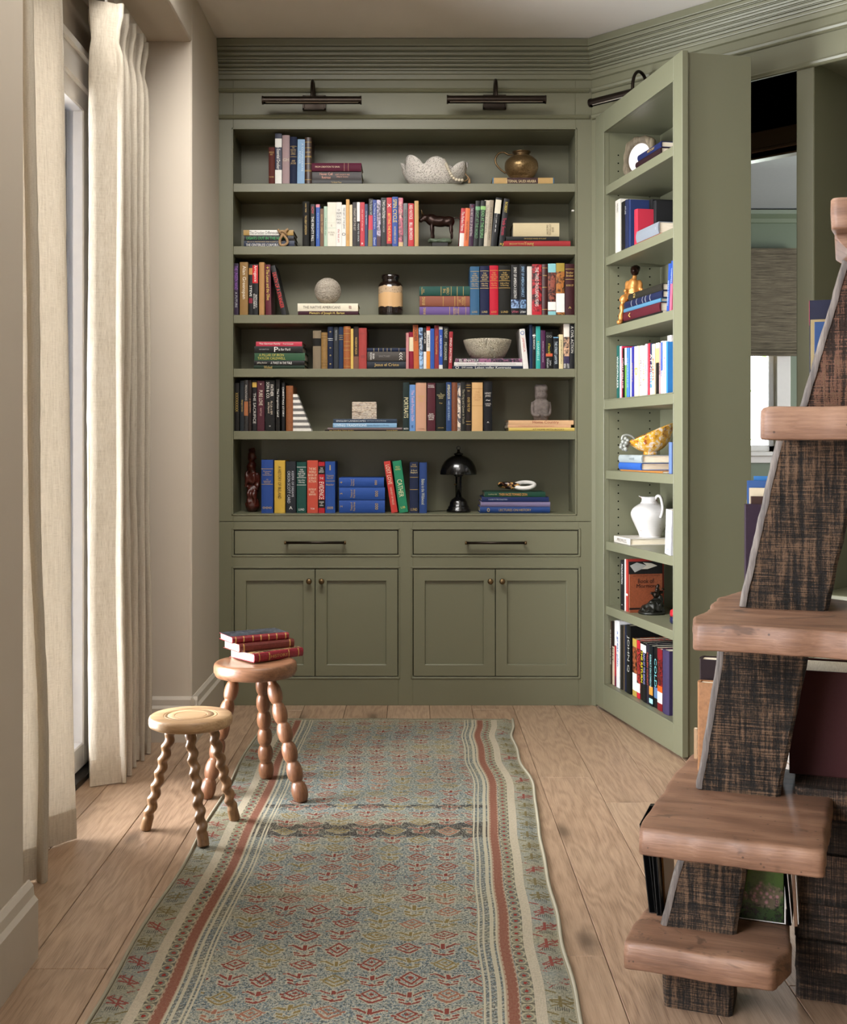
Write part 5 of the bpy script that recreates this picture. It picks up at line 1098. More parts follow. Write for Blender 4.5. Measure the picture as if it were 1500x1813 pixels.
# fifth: shell bowl on books
z5 = door_lying(.975, [
 (.185, .60, .006, 'b87c3c', 'p', 'thin orange book', 'very thin orange book', ()),
 (.175, .40, .028, '2f5cac', 'c', 'cobalt book', 'cobalt blue book with pale page edges', (), (), 0),
 (.175, .41, .030, '9fa8a8', 'c', 'pale grey book', 'pale grey book with brown page edges', [('HOUSE', '7a8484', .4, .3, .3)])], 'fifth door shelf', GD, .035, .155)
door_upright(.975, [(1184.5, 1189.5, 783, '5c74a8', 'c', 'blue bowl books', 'faded blue book standing at the end')], 'fifth door shelf', GD, .03, .12)
def m_mottle():
    g = G('amber_mottled_glaze'); c = g.coord('Object'); n = g.noise(c, 45, 3, .6, .5); p = g.noise(c, 70, 2)
    col = g.ramp(n, [(.34, '8a3c18'), (.44, 'c08a28'), (.55, 'd8a43c'), (.66, 'cfc4b8')]); return g.fin(g.mix(g.map(p, .6, .65)*.8, col, 'c8c0c0'), .3, coat=.4)
t = T('shell_bowl', 'amber mottled shell-shaped bowl with a grape cluster handle, on the door fifth shelf', 'bowl', M=Matrix.Translation(HP+UU*.300+WW*.10+Vector((0, 0, z5))) @ Matrix.Rotation(radians(-4), 4, 'Z'))
MOT = m_mottle(); vs, fs = [], []; n = 64
DP = smp([(.3, .0), (.32, .008), (.30, .012), (.55, .022), (.8, .042), (.95, .066), (1.0, .085), (.94, .084), (.75, .05), (.4, .025)])
for (rr, hh) in DP:
    for k in range(n):
        a_ = 2*pi*k/n; rip = 1+.025*sin(16*a_)*hh*10; vs.append((.088*rr*rip*cos(a_)+.012, .06*rr*rip*sin(a_), hh*(1+.42*cos(a_)*min(1, hh*12))))
for i in range(len(DP)-1):
    for k in range(n): fs.append((i*n+k, i*n+(k+1) % n, (i+1)*n+(k+1) % n, (i+1)*n+k))
fs += [tuple(range(n-1, -1, -1)), tuple((len(DP)-1)*n+k for k in range(n))]
mesh('dish', vs, fs, MOT, t, True)
GRP = m_plain('grey_green_glazed_grape', '8a8c84', .25, 0, .3, coat=.4)
for k, (gx, gy, gz) in enumerate([(-.083, -.01, .062), (-.094, -.016, .050), (-.082, -.022, .046), (-.098, -.004, .038), (-.088, -.014, .034), (-.078, -.006, .036), (-.093, -.01, .024), (-.084, -.02, .022), (-.076, -.016, .054), (-.101, -.014, .030)]):
    o = lathe('grape', [(.0001, -.0095), (.0067, -.0067), (.0095, 0), (.0067, .0067), (.0001, .0095)], GRP, t, 12); o.location = (gx, gy, gz)
tube('vine_handle', [(-.045, 0, .055), (-.058, 0, .07), (-.078, -.002, .077), (-.094, -.004, .072), (-.098, -.004, .058)], .005, GRP, t, 8)
# sixth: white jug on a flat book
z6 = door_lying(.689, [(.13, .30, .026, 'd8d2c8', 'p', 'white book', 'wide white book with dark cover under the jug', [('PROFILES', '8a8078', .5, .6, .5)])], 'sixth door shelf', GD, .03, .19)
t = T('white_jug', 'chipped white glazed earthenware jug on a flat book, door sixth shelf', 'jug', M=Matrix.Translation(HP+UU*.235+WW*.140+Vector((0, 0, z6))) @ Matrix.Rotation(radians(-20), 4, 'Z'))
def m_crackle():
    g = G('chipped_white_glaze'); c = g.coord('Object'); n = g.noise(c, 40, 4, .7); x, y, z = g.sep(c); edge = z.gt(.128)*.05
    g.bump(g.math('SINE', z*900.0), .12, .001); return g.fin(g.mix(g.map(n+edge, .66, .70), 'cbc7c3', '8a6858'), .3, coat=.3)
CR = m_crackle()
lathe('body', smp([(.0001, 0), (.042, 0), (.043, .004), (.048, .02), (.062, .05), (.074, .078), (.076, .095), (.068, .112), (.050, .126), (.034, .134)]), CR, t, 44)
lathe('neck', [(.036, .132), (.031, .140), (.030, .150), (.034, .158), (.031, .158), (.027, .15), (.028, .135)], CR, t, 36, fn=lambda p, a, z: Vector((p.x*(1+(.38 if z > .153 else .12)*max(0, cos(a-pi))**3), p.y, p.z+(.004 if z > .15 else 0)*max(0, cos(a-pi))**5)))
for s in (-1, 1): tube('handle', [(.022, -.012+s*.004, .152), (.032, -.02+s*.004, .163), (.044, -.03+s*.004, .160), (.052, -.042+s*.004, .140), (.056, -.05+s*.004, .112), (.052, -.055+s*.003, .09), (.048, -.056+s*.003, .08)], .0058, CR, t, 8)
door_upright(.689, [(1177, 1187.5, 903, 'e6e6ea', 'p', 'white jug', 'white book leaning at the end with blue print', [('h', 'OPEN', .5, .04, '5a78b0'), ('h', 'DOOR', .25, .04, '5a78b0'), ('h', 'LIGHT', .12, .04, '5a78b0')], (), .07, .1)], 'sixth door shelf', GD, .012)
# seventh: cover facing, dark figure, small bottles
door_upright(.43, [
 (1099, 1105.8, 992, '17171c', 'p', 'black title book', 'black book with white capitals', [('FOUNDATION', WH, .72, .4, .6), ('h', 'A', .1, .03, WH, .4)]),
 (1106.4, 1108.6, 990, 'e8d8d4', 'p', 'white edged book', 'thin white book'), (1108.8, 1112.0, 990, 'b03c34', 'p', 'red and white book', 'thin red and white book', [], [(.3, .34, WH)])], 'seventh door shelf', GD)
ub = dX(1112.6, .02)
t = T('book', 'copper coloured scripture book with black title showing its front cover, door seventh shelf', 'book', M=DM @ Matrix.Translation((ub, .022, .43)), group=GD)
box('cover', 0, .006, 0, .136, 0, .149, M_LEATHER, t, .0006, col='8f4c30'); box('black_band', .0, .0062, .0, .136, .149, .197, M_CLOTH, t, 0, col='141110'); box('page_block', .0008, .005, .002, .13, .0005, .1965, M_PAGES, t, 0)
box('lower_band', .004, .0065, .0, .10, .012, .019, M_CLOTH, t, 0, col='1a0e0c')
def cover_text(s, yc, zc, w, h, col, tt=None, xo=.0068):
    me, tw, th = textmesh(s); o = link('lettering', me, None, tt or t, col)
    o.matrix_local = Matrix.Translation((xo, yc, zc)) @ Matrix(((0, 0, 1, 0), (1, 0, 0, 0), (0, 1, 0, 0), (0, 0, 0, 1))) @ Matrix.Diagonal((w/tw, h/th, 1, 1))
cover_text('Book of', .068, .122, .066, .017, '1c0c08'); cover_text('Mormon', .068, .103, .078, .015, '1c0c08'); cover_text('COLLECTED STUDIES', .07, .142, .11, .004, '4a2418')
# open white volume pictured on the black band
mesh('picture', [(.0069, .002, .182), (.0069, .03, .194), (.0069, .07, .182), (.0069, .05, .168), (.0069, .022, .156)], [(0, 1, 2, 3, 4)], M_PAPER, t, col='a8a6a0')
mesh('picture', [(.0069, .05, .168), (.0069, .07, .182), (.0069, .055, .194), (.0069, .09, .190), (.0069, .115, .180), (.0069, .075, .168)], [(0, 1, 2, 3, 4, 5)], M_PAPER, t, col='c8c0b0')
DKR = m_plain('dark_green_black_cast_metal', '24241e', .4, .5, .5, 80, .4)
t = T('rocky_figurine', 'dark cast figurine clambering on a rocky mound, on the door seventh shelf', 'figurine', M=DM @ Matrix.Translation((.345, .10, .43)))
meta('mound', [(0, 0, .014, .045, .05, .018), (.006, .01, .032, .032, .036, .022), (-.004, .026, .05, .018, .02, .02)], DKR, t, .004, wob=.010, wf=60)
lathe('plinth', [(.0001, 0), (.05, 0), (.052, .004), (.05, .010), (.0001, .010)], DKR, t, 32)
meta('climber', [(0, .016, .072, .010, .014, .014), (0, .022, .09, .008, .010, .013), (.0, .025, .106, .007, .007, .008), (.0, .004, .078, .005, .014, .006), (0, .036, .082, .005, .014, .006), (0, .03, .062, .006, .008, .014), (0, .046, .094, .004, .010, .004)], BRONZE, t, .003, wob=.003, wf=100)
t = T('ink_bottle', 'small rounded navy jar with a red cap near the edge of the door seventh shelf', 'jar', M=DM @ Matrix.Translation((.60, .09, .43)))
lathe('body', [(.0001, 0), (.022, 0), (.026, .006), (.027, .016), (.024, .026), (.0001, .028)], m_plain('navy_glazed_jar', '1c1e3c', .2, coat=.5), t, 24)
lathe('cap', [(.024, .027), (.026, .034), (.024, .048), (.012, .054), (.012, .062), (.0001, .064)], m_plain('red_enamel', 'a02028', .3), t, 20)
# eighth shelf (bottom)
R8 = [(1077.8, 1081, 1099, 'a8c4e0', 'sky and white photo', 'PEAK', '2a3a6a', 'f'), (1081.3, 1084, 1099, '3a2a20', 'brown', 'BUILDING ON THE', WH, 'p'), (1084.2, 1088, 1099, 'd8c4a8', 'black headed tan', 'RED CITY', '2a1810', 'p'), (1088.3, 1092, 1099, 'eceaea', 'white', '', 0, 'p'), (1092.3, 1098, 1099, 'f2f0f0', 'thick white', 'a great plan', '3a70c0', 'p'),
  (1098.4, 1103, 1107, '26231e', 'soot black', '', 0, 'p'), (1103.3, 1106, 1107, '57493a', 'brown edged', '', 0, 'p'), (1106.3, 1109.6, 1107, '16203a', 'blue black', '', 0, 'p'), (1110, 1117.6, 1107, '0e0f10', 'glossy black', 'JOHN Q', 'b8b8b0', 'p'),
  (1119, 1126.6, 1131, '98502c', 'gold and label', '', 0, 'f'), (1127, 1132.8, 1134, 'a02c28', 'red labelled', '', 0, 'f'), (1133.2, 1138.6, 1137, '141110', 'black and yellow title', 'THE RETURN', 'e8d830', 'p'), (1139.2, 1145, 1139, '121216', 'black and violet title', 'LAND OF THE RISING', 'a8a8e8', 'p'),
  (1145.3, 1150, 1140, '24202c', 'midnight and red title', 'FALLEN COUNT', 'c05038', 'p'), (1150.4, 1157, 1143, '10161a', 'black and aqua title', 'ASSAULT ON LONDON', 'a0d8dc', 'p'), (1157.4, 1164, 1146, '0f1012', 'black aqua lettered', 'COLD', '78c8cc', 'p'), (1164.6, 1173.4, 1149, '7c1c20', 'flame red photo', '', 0, 'f'), (1174, 1186, 1151, '3c3254', 'violet grey', '', 0, 'c')]
row = []
for k, (p0, p1, yt, col, nm, ti, tc, kd) in enumerate(R8):
    bands = {'black headed tan': [(.6, 1, '1a1412')], 'white': [(0, .62, 'b02430'), (0, .15, '20306a')], 'gold and label': [(.86, 1, 'b89c48', 'p'), (.1, .40, WH, 'p'), (0, .1, 'b89c48', 'p')], 'red labelled': [(.86, 1, 'c02434', 'p'), (.1, .26, WH, 'p'), (0, .1, 'c02434', 'p')], 'black and yellow title': [(.86, .97, WH)],
             'black and violet title': [(.84, .97, WH)], 'black and aqua title': [(.18, .32, 'e8963c'), (.04, .12, 'a8dce0')], 'black aqua lettered': [(.16, .34, '5a78a0')], 'flame red photo': [(.84, 1, '7a1820', 'p'), (.12, .30, WH, 'p'), (0, .12, '7a1820', 'p'), (.3, .4, 'd85a20', 'p')]}.get(nm, ())
    row.append((p0, p1, yt, col, kd, nm+' book', f'{nm} book', [(ti, tc, .58, .55, .6)] if ti else [], bands))
door_upright(.115, row, 'bottom door shelf', 'books on the bottom shelf of the open door', .03, .16)
# ---------------------------------------------------------------- stools
def stool(name, label, c, zs, r, th, seatmat, legmat, feet, tops, kind, prof):
    t = T(name, label, 'stool', (c[0], c[1], 0))
    def wv(p, a, z): return Vector((p.x*(1+.012*sin(2*a+1)), p.y*(1+.012*sin(2*a+1)), p.z))
    lathe('seat', [(q*r, zs-th+z*th) for q, z in prof], seatmat, t, 64, fn=wv)
    for i, (f_, tp) in enumerate(zip(feet, tops)):
        P0 = Vector((f_[0]-c[0], f_[1]-c[1], f_[2])); P1 = Vector((tp[0]-c[0], tp[1]-c[1], zs-th+.004)); L = (P1-P0).length; ax = (P1-P0).normalized()
        q = ax.to_track_quat('Z', 'Y').to_matrix(); n = 20; vs, fs = [], []
        N = 110 if kind == 'bead' else 130
        for j in range(N+1):
            s = j/N
            if kind == 'bead':
                nb = 6.35; ph = (s*nb) % 1.0; base = .0250-.0035*s; rad = base*(.54+.46*math.sqrt(max(0, sin(pi*ph)))) if s*nb < 6.0 else base*(.62+.1*ph)
                if j == 0: rad = base*.45
                rad = max(rad, .0105); off = (0, 0)
                if s < .04: rad = max(rad, .017)
            else:
                k = 8.2; a = 2*pi*k*s; e = min(1, max(0, (s-.10)/.05))*min(1, max(0, (.93-s)/.05)); base = .0150-.001*s+.001*max(0, 1-s/.12)
                rad = base*(1-.04*e); off = (.0018*e*cos(a), .0018*e*sin(a))
                if j == 0: rad *= .7
                if s > .9: rad = base*1.05
            for m in range(n):
                b = 2*pi*m/n; rr = rad
                if kind == 'twist': rr = rad*(1+.09*e*cos(b*1.0-a))
                if s*1.0 > -1: v = Vector((rr*cos(b)+off[0], rr*sin(b)+off[1], 0))
                v = P0 + ax*L*s + q @ v
                if v.z < f_[2]: v.z = f_[2]
                vs.append(v)
        for j in range(N):
            for m in range(n): fs.append((j*n+m, j*n+(m+1) % n, (j+1)*n+(m+1) % n, (j+1)*n+m))
        fs += [tuple(range(n-1, -1, -1)), tuple(N*n+m for m in range(n))]
        mesh('leg', vs, fs, legmat, t, True)
    return t
def P0z(px, py, z=0.): Yq = F*(CZ-z)/(py-HY); return (X(px, Yq), Yq)
RZ = .008
f1 = [(*P0z(257, 1470), .001), (*P0z(361, 1499, RZ), RZ), (*P0z(416, 1451, RZ), RZ)]
c1 = (-.624, 3.245); ts = [(c1[0]-.052, c1[1]+.02), (c1[0]+.006, c1[1]-.05), (c1[0]+.05, c1[1]+.03)]
sp = [(.0001, 0), (.93, 0), (.985, .12), (1, .35), (1, .7), (.985, .9), (.95, 1.0), (.66, 1.0), (.652, 1), (.646, .9), (.636, .9), (.630, 1), (.622, 1), (.57, 1), (.564, .92), (.556, .92), (.55, 1), (.40, 1), (.392, 1), (.386, .9), (.376, .9), (.37, 1), (.362, 1), (.0001, 1)]
low = stool('stool', 'low pale oak stool with a ringed round seat and rope-twist legs', c1, .333, .113, .03, OAK_TOP, OAK, f1, ts, 'twist', sp)
f2 = [(*P0z(364, 1414), .001), (*P0z(472, 1377, RZ), RZ), (*P0z(535, 1419, RZ), RZ)]
c2 = (-.497, 3.62); ts = [(c2[0]-.064, c2[1]+.012), (c2[0]+.012, c2[1]+.062), (c2[0]+.052, c2[1]-.036)]
sp2 = [(.0001, 0), (.8, 0), (.95, .1), (1, .4), (1, .7), (.985, .88), (.95, .98), (.88, 1.0), (.6, .9), (.0001, .86)]
tall = stool('stool', 'taller brown stool with beaded legs carrying three red books', c2, .411, .126, .046, WALNUT_TOP, WALNUT, f2, ts, 'bead', sp2)
def stoolbook(a, z, w, L, th, ang, col, label, spinecol, texts, bands, ribs=False, coverlid=None):
    # corner a (world xy) is the near bottom corner: spine runs from a away to the right, page ends face left
    M = Matrix.Translation((a[0], a[1], z)) @ Matrix.Rotation(ang, 4, 'Z')
    t = T('book', label, 'book', M=M, group='books on the tall stool')
    # local: x along spine, y across the covers (to the left/back), z thickness
    prof = [(0, 0), (-.0035, th*.25), (-.004, th*.5), (-.0035, th*.75), (0, th), (w, th), (w, th-.002), (.002, th-.002), (.002, .002), (w, .002), (w, 0)]
    prism('cover', prof, 0, L, M_LEATHER, t, 0, col, 'x')
    box('page_block', .003, L-.003, .002, w-.004, .002, th-.002, M_PAGES, t, .0006)
    for k in range(len(bands)):
        b = bands[k]; prism('gilt_rule', [(y-.0005, z_) for y, z_ in prof[:5]]+[(.001, th+.0004), (.001, 0)], b*L-.0016, b*L+.0016, M_CLOTH, t, 0, 'c09a58', 'x')
    if coverlid: box('cover_board', .0, L, .012, w, th-.0004, th+.0006, M_PHOTO, t, 0, col=coverlid)
    if texts: 
        me, tw, thh = textmesh(texts); o = link('lettering', me, None, t, 'c09a58'); o.matrix_local = Matrix.Translation((L*.5, -.0045, th*.5)) @ Matrix.Rotation(pi/2, 4, 'X') @ Matrix.Diagonal((L*.35/tw, th*.35/thh, 1, 1))
zt = .4095; YA = 3.52
def PA(px, py, z): return P0z(px, py, z)
A3 = PA(449.7, 1173.7, zt); stoolbook(A3, zt, .135, .185, .026, radians(42), '8e2030', 'crimson spined book with tan boards, lowest of the three on the tall stool', 0, 'HISTORY', (.1, .3, .7, .9), coverlid='b89468')
A2 = PA(423.5, 1156, zt+.0265); stoolbook(A2, zt+.0265, .115, .19, .026, radians(34), '74302a', 'red brown leather book, middle of the three on the tall stool', 0, '', (.08, .92))
A1 = PA(411, 1140, zt+.053); stoolbook(A1, zt+.053, .11, .19, .020, radians(30), '8a1f28', 'red spined book with marbled slate cover, topmost on the tall stool', 0, '', (.06, .2, .36, .5, .64, .78, .94), coverlid='4a4f58')
# ---------------------------------------------------------------- the runner rug
def m_rug():
    g = G('antique_woven_runner'); uv = g.coord('UV'); u0, v0, _ = g.sep(uv)
    K = .0022; u = (u0/K).floor()*K; v = (v0/K).floor()*K
    W_ = .925; uu = u.min(W_-u)
    wv = g.noise(g.comb(u*3.0, v*3.0, 0), 2, 2)
    spk = g.white(g.comb((u/K).floor(), (v/K).floor(), 1.0)); spk2 = g.noise(g.comb(u, v, 0), 170, 3, .8); mid = g.noise(g.comb(u*1.0, v*1.6, 3.0), 16, 4, .7)
    # abrash: the ground drifts in bands along the length
    ab = g.noise(g.comb(u*.5, v*3.2, 0.0), 1.35, 3, .6)
    ground = g.ramp(ab + (mid-.5)*.25, [(.34, '807c68'), (.44, '82857b'), (.51, '65737a'), (.57, '70797a'), (.63, '84877d'), (.72, '6f6a58')])
    blue = g.map((v-1.0).abs(), .12, .26, .55, 0).max(g.map((v-2.75).abs(), .1, .3, .45, 0)); ground = g.mix(blue, ground, '5f7580')
    vd = v+(mid-.5)*.10+(ab-.5)*.05; dark = vd.near(1.33, .062).max(vd.near(1.12, .016)).max(vd.near(2.62, .02))*(spk2+ (mid-.5)*.4).gt(.455)
    ground = g.mix(dark*.92, ground, '342d2c')
    ground = g.mix((spk2.gt(.53)*(1.0-dark))*.65, ground, 'b3ae9c'); ground = g.mix(spk2.lt(.44)*.8, ground, '41453f')
    ground = g.mix(spk.gt(.8)*.35, ground, 'c2bba6')
    # field motifs
    CW, CH = .074, .070
    fx = (u-.19)/CW + (g.noise(g.comb(u, v, 4.0), 3.5, 2)-.5)*.5; fy = v/CH + g.noise(g.comb(u, v, 0), 6, 2)*.9; i = fx.floor(); j = fy.floor(); a = (fx-i-.5).abs(); b = j+.5-fy
    par = (i+j).mod(2.0).lt(.5); h = g.white(g.comb(i, j, 5.0)); h2 = g.white(g.comb(i, j, 9.0))
    def line(c, sl, w, lo, hi): return (b-(a*sl+c)).abs().lt(w)*a.gt(lo)*a.lt(hi)
    def wing(w):
        return line(.02, .75, .055+w, .08-w, .34+w).max(line(.36, -.25, .03+w, .34, .49)).max(line(-.22, .42, .05+w, .13-w, .30+w)).max(line(-.42, .62, .045+w, -.1, .27+w)).max(a.lt(.055+w)*b.gt(.0)*b.lt(.30+w)).max((a*1.2+(b+.36).abs()).lt(.09+w))
    def dia(w):
        d = a/.30+(b-.05).abs()/.30
        return (d-.85).abs().lt(.16+w*2).max(d.lt(.28+w)).max(line(-.42, .9, .05+w, .06, .32+w)).max(line(-.12, .28, .045+w, .26, .40+w)).max(a.lt(.05+w)*(b+.38).abs().lt(.05+w))
    m1 = wing(0.)*par; m2 = dia(0.)*(1.0-par); o1 = wing(.05)*par; o2 = dia(.05)*(1.0-par)
    infield = uu.gt(.185); inb = v.gt(.03)
    fade = g.noise(g.comb(u, v*1.0, 7.0), 5, 3, .7); worn = (fade+spk2*.35-.17)
    halo = (o1.max(o2))*infield*worn.gt(.40); ink = (m1.max(m2))*infield*worn.gt(.36)
    cm = g.mix(h.gt(.55), g.mix(spk*.6, '822a22', '5e3028'), g.mix(h2.gt(.5), '7a6838', '8e5a46'))
    col = g.mix(halo*.6, ground, 'b0aa96'); col = g.mix(ink*.92, col, cm)
    # guards next to the field: hatch lines and pale stripes
    hatch = g.math('SINE', v*420.0 + u*260.0).gt(.25)*uu.gt(.137)*uu.lt(.178)*spk.gt(.25)
    col = g.mix(hatch*.6, col, '4b4a46')
    for c_, w_ in ((.152, .004), (.170, .0025), (.180, .0022), (.139, .0035)): col = g.mix(uu.near(c_, w_)*.85, col, 'b8b09a')
    # red stripe with zigzag edge
    zz = g.math('PINGPONG', v*1.0, .011)*.55
    rs_ = uu.gt(.113+zz*.5)*uu.lt(.136-zz*.35); col = g.mix((uu.gt(.111)*uu.lt(.138)), col, 'a08c78'); col = g.mix(rs_*(.35+spk2*.8), col, '773c2f')
    # minor border: small rosettes in loops
    mb = uu.gt(.084)*uu.lt(.111); q = (v/.034); qf = (q-q.floor()-.5).abs(); mc = (uu-.0975).abs()/.0135; r_ = (qf*qf*4.0+mc*mc)
    base2 = g.mix(g.map(ab, .4, .6), '8b8672', '6f716a'); col = g.mix(mb, col, g.mix(spk2.gt(.52)*.5, base2, '474238'))
    col = g.mix(mb*(r_-.75).abs().lt(.22)*.85, col, 'aaa48c'); col = g.mix(mb*r_.lt(.10)*(spk2+.1).gt(.5), col, '8a3028'); col = g.mix(mb*(qf.gt(.44))*.7, col, '4a4434')
    # cream stripe
    col = g.mix(uu.gt(.062)*uu.lt(.084), col, g.mix(spk2.gt(.52)*.3, 'b5ab98', '8f8778'))
    # outer border: scattered stiff sprays
    ob = uu.lt(.062); ox = (uu-.031)/.031; q = v/.088; j2 = q.floor(); qy = (q-j2-.5)*2.0; oa = ox.abs(); h3 = g.white(g.comb(j2, u.gt(.4)*3.0, 2.0))
    sw = (qy-ox*.5*(h3-.3)*2.0)
    spray = (sw.abs().lt(.06)*oa.lt(.8)).max(((sw-.32).abs()-oa*.3).abs().lt(.06)*oa.lt(.7)).max((qy+.55+ox*.4).abs().lt(.07)*oa.gt(.3)).max((ox-.1).abs().lt(.08)*(qy-.1).abs().lt(.5))
    obase = g.mix(g.map(ab, .42, .6), '8e8b78', '848a86'); obase = g.mix(spk2.gt(.53)*.6, obase, 'a8a390'); obase = g.mix(spk2.lt(.41)*.6, obase, '575a54')
    oc = g.mix(h3.gt(.62), '6d5f34', '85302a'); bars = (g.math('SINE', u*1500.0).gt(.2)*qy.gt(.62)*oa.lt(.5))
    col = g.mix(ob, col, obase); col = g.mix(ob*spray*worn.gt(.40)*.85, col, oc); col = g.mix(ob*bars*worn.gt(.42)*.7, col, '3c3c3a')
    # end band and selvedge
    col = g.mix(v.lt(.022), col, g.mix(spk2.gt(.5)*.5, '8f8b78', '5d5a4c')); col = g.mix(v.near(.028, .003)*.6, col, 'b5ad98'); col = g.mix(uu.lt(.006), col, 'a39c88')
    warp = g.math('SINE', v0*2400.0)*.5 + g.math('SINE', u0*2000.0)*.5
    g.bump(warp*.5+spk2, .5, .003); return g.fin(g.mix(1.0, col, (.81, .78, .73, 1), 'MULTIPLY'), .95, spec=.1)
RUG = m_rug()
tr_ = T('runner_rug', 'faded blue grey antique runner rug with red motifs laid on the oak floor', 'rug', (-.13, 3.0, 0))
Ya, Yb = 1.15, 4.60; NU, NV = 70, 260
def rl_(Y): return -.604+.010*sin(Y*2.3)+.02*max(0, Y-3.6)*.9+.004*sin(Y*9)+ .012*max(0, Y-4.2)
def rr_(Y):
    pts = [(1.1, .29), (2.2, .306), (2.48, .314), (2.98, .327), (3.35, .345), (3.69, .368), (4.0, .352), (4.3, .351), (4.5, .368), (4.62, .374)]
    for (a, b), (c, d) in zip(pts, pts[1:]):
        if a <= Y <= c: q = (Y-a)/(c-a); q = q*q*(3-2*q); return b+(d-b)*q+.003*sin(Y*17)
    return .3
vs, fs, uv = [], [], []
for j in range(NV+1):
    Yq = Yb-(Yb-Ya)*j/NV
    for i in range(NU+1):
        q = i/NU; e = min(q, 1-q)*NU; xw = rl_(Yq)+(rr_(Yq)-rl_(Yq))*q
        rip = .0016*noise.noise(Vector((xw*5, Yq*5, 0)))+(.004*max(0, 1-((Yq-3.1)/.5)**2)*max(0, q-.9)*10*.5)
        vs.append((xw+.13, Yq-3.0+.004*sin(q*19)*(1 if j == 0 else 0), (.0062 if e >= 1 else .001)+max(0, rip))); uv.append((q*.925, Yb-Yq))
for j in range(NV):
    for i in range(NU): a = j*(NU+1)+i; fs.append((a, a+NU+1, a+NU+2, a+1))
o = mesh('woven_field', vs, fs, RUG, tr_, True); ul = o.data.uv_layers.new(name='UVMap')
for l in o.data.loops: ul.data[l.index].uv = uv[l.vertex_index]
bm = bmesh.new(); rg = random.Random(8)
for k in range(230):
    q = k/230; x = rl_(Yb)+(rr_(Yb)-rl_(Yb))*q+.13; l_ = rg.uniform(.004, .014); s_ = rg.uniform(-.006, .006)
    bm.faces.new([bm.verts.new(c) for c in ((x, Yb-3.0, .004), (x+.002, Yb-3.0, .004), (x+.002+s_, Yb-3+l_, .0015), (x+s_, Yb-3+l_, .0015))])
frombm('fringe', bm, m_plain('undyed_wool_fringe', 'a8a08c', .95), tr_)['kind'] = 'stuff'
for nm, fn_, s in (('selvedge', rl_, -1), ('selvedge', rr_, 1)):
    tube(nm, [(fn_(Yb-(Yb-Ya)*k/120)+.13+s*.001, Yb-(Yb-Ya)*k/120-3.0, .0045) for k in range(121)], .0042, m_plain('overcast_edge_cord', '8f8874', .95), tr_, 6)
# ---------------------------------------------------------------- plank shelf unit in front of the doorway
TH = radians(20); VU = Vector((cos(TH), -sin(TH), 0)); VV = Vector((sin(TH), cos(TH), 0))
UM = Matrix.Translation((.55, 2.3, 0)) @ Matrix.Rotation(-TH, 4, 'Z'); UI = UM.inverted()
un = T('plank_shelf', 'rustic tapering bookshelf of live-edge planks stacked on dark leaning timber blocks', 'bookshelf', M=UM)
def PVp(px, py, v):                       # photograph column/row on the vertical plane v -> unit coordinates
    d = Vector(((px-CX)/F, 1, (HY-py)/F)); Yq = v/(d.x*sin(TH)+cos(TH)); return UI @ Vector((d.x*Yq, Yq, CZ+d.z*Yq))
def PZp(px, py, z): Yq = F*(CZ-z)/(py-HY); return UI @ Vector((X(px, Yq), Yq, z))
def slab(name, poly, z0, z1, mat, wob=.004, seed=0, edge=.008):
    P = []
    m = len(poly)
    for i in range(m):
        a, b = Vector(poly[i][:2]), Vector(poly[(i+1) % m][:2]); n = max(1, int((b-a).length/.012))
        for k in range(n):
            p = a+(b-a)*k/n; P.append(p)
    for _ in range(1): P = [(P[i-1]+P[i]*2+P[(i+1) % len(P)])/4 for i in range(len(P))]
    c = sum(P, Vector((0, 0)))/len(P); N = len(P); vs, fs = [], []
    rows = [(z0, .012, 0), (z0, .002, 0), (z0+.003, 0, 0), ((z0+z1)/2, -.001, 0), (z1-edge*.55, 0, 0), (z1-edge*.16, edge*.3, 0), (z1, edge*.9, 0), (z1, edge*3, 0)]
    for r, (z, ins, _) in enumerate(rows):
        for k, p in enumerate(P):
            d = (c-p); L = d.length; q = p+d/L*min(ins, L*.5)
            w = noise.noise(Vector((p.x*14+seed, p.y*14, z*6)))*wob + noise.noise(Vector((p.x*45+seed, p.y*45, z*30)))*wob*.4
            q = q-d/L*w; vs.append((q.x, q.y, z+(noise.noise(Vector((p.x*10, p.y*10, seed)))*.003 if 0 < r < 7 else 0)))
    for r in range(len(rows)-1):
        for k in range(N): fs.append((r*N+k, r*N+(k+1) % N, (r+1)*N+(k+1) % N, (r+1)*N+k))
    fs += [tuple(range(N-1, -1, -1)), tuple((len(rows)-1)*N+k for k in range(N))]
    o = mesh(name, vs, fs, mat, un, False)
    o.data.polygons.foreach_set('use_smooth', [True]*(len(o.data.polygons)-2)+[False, False]); return o
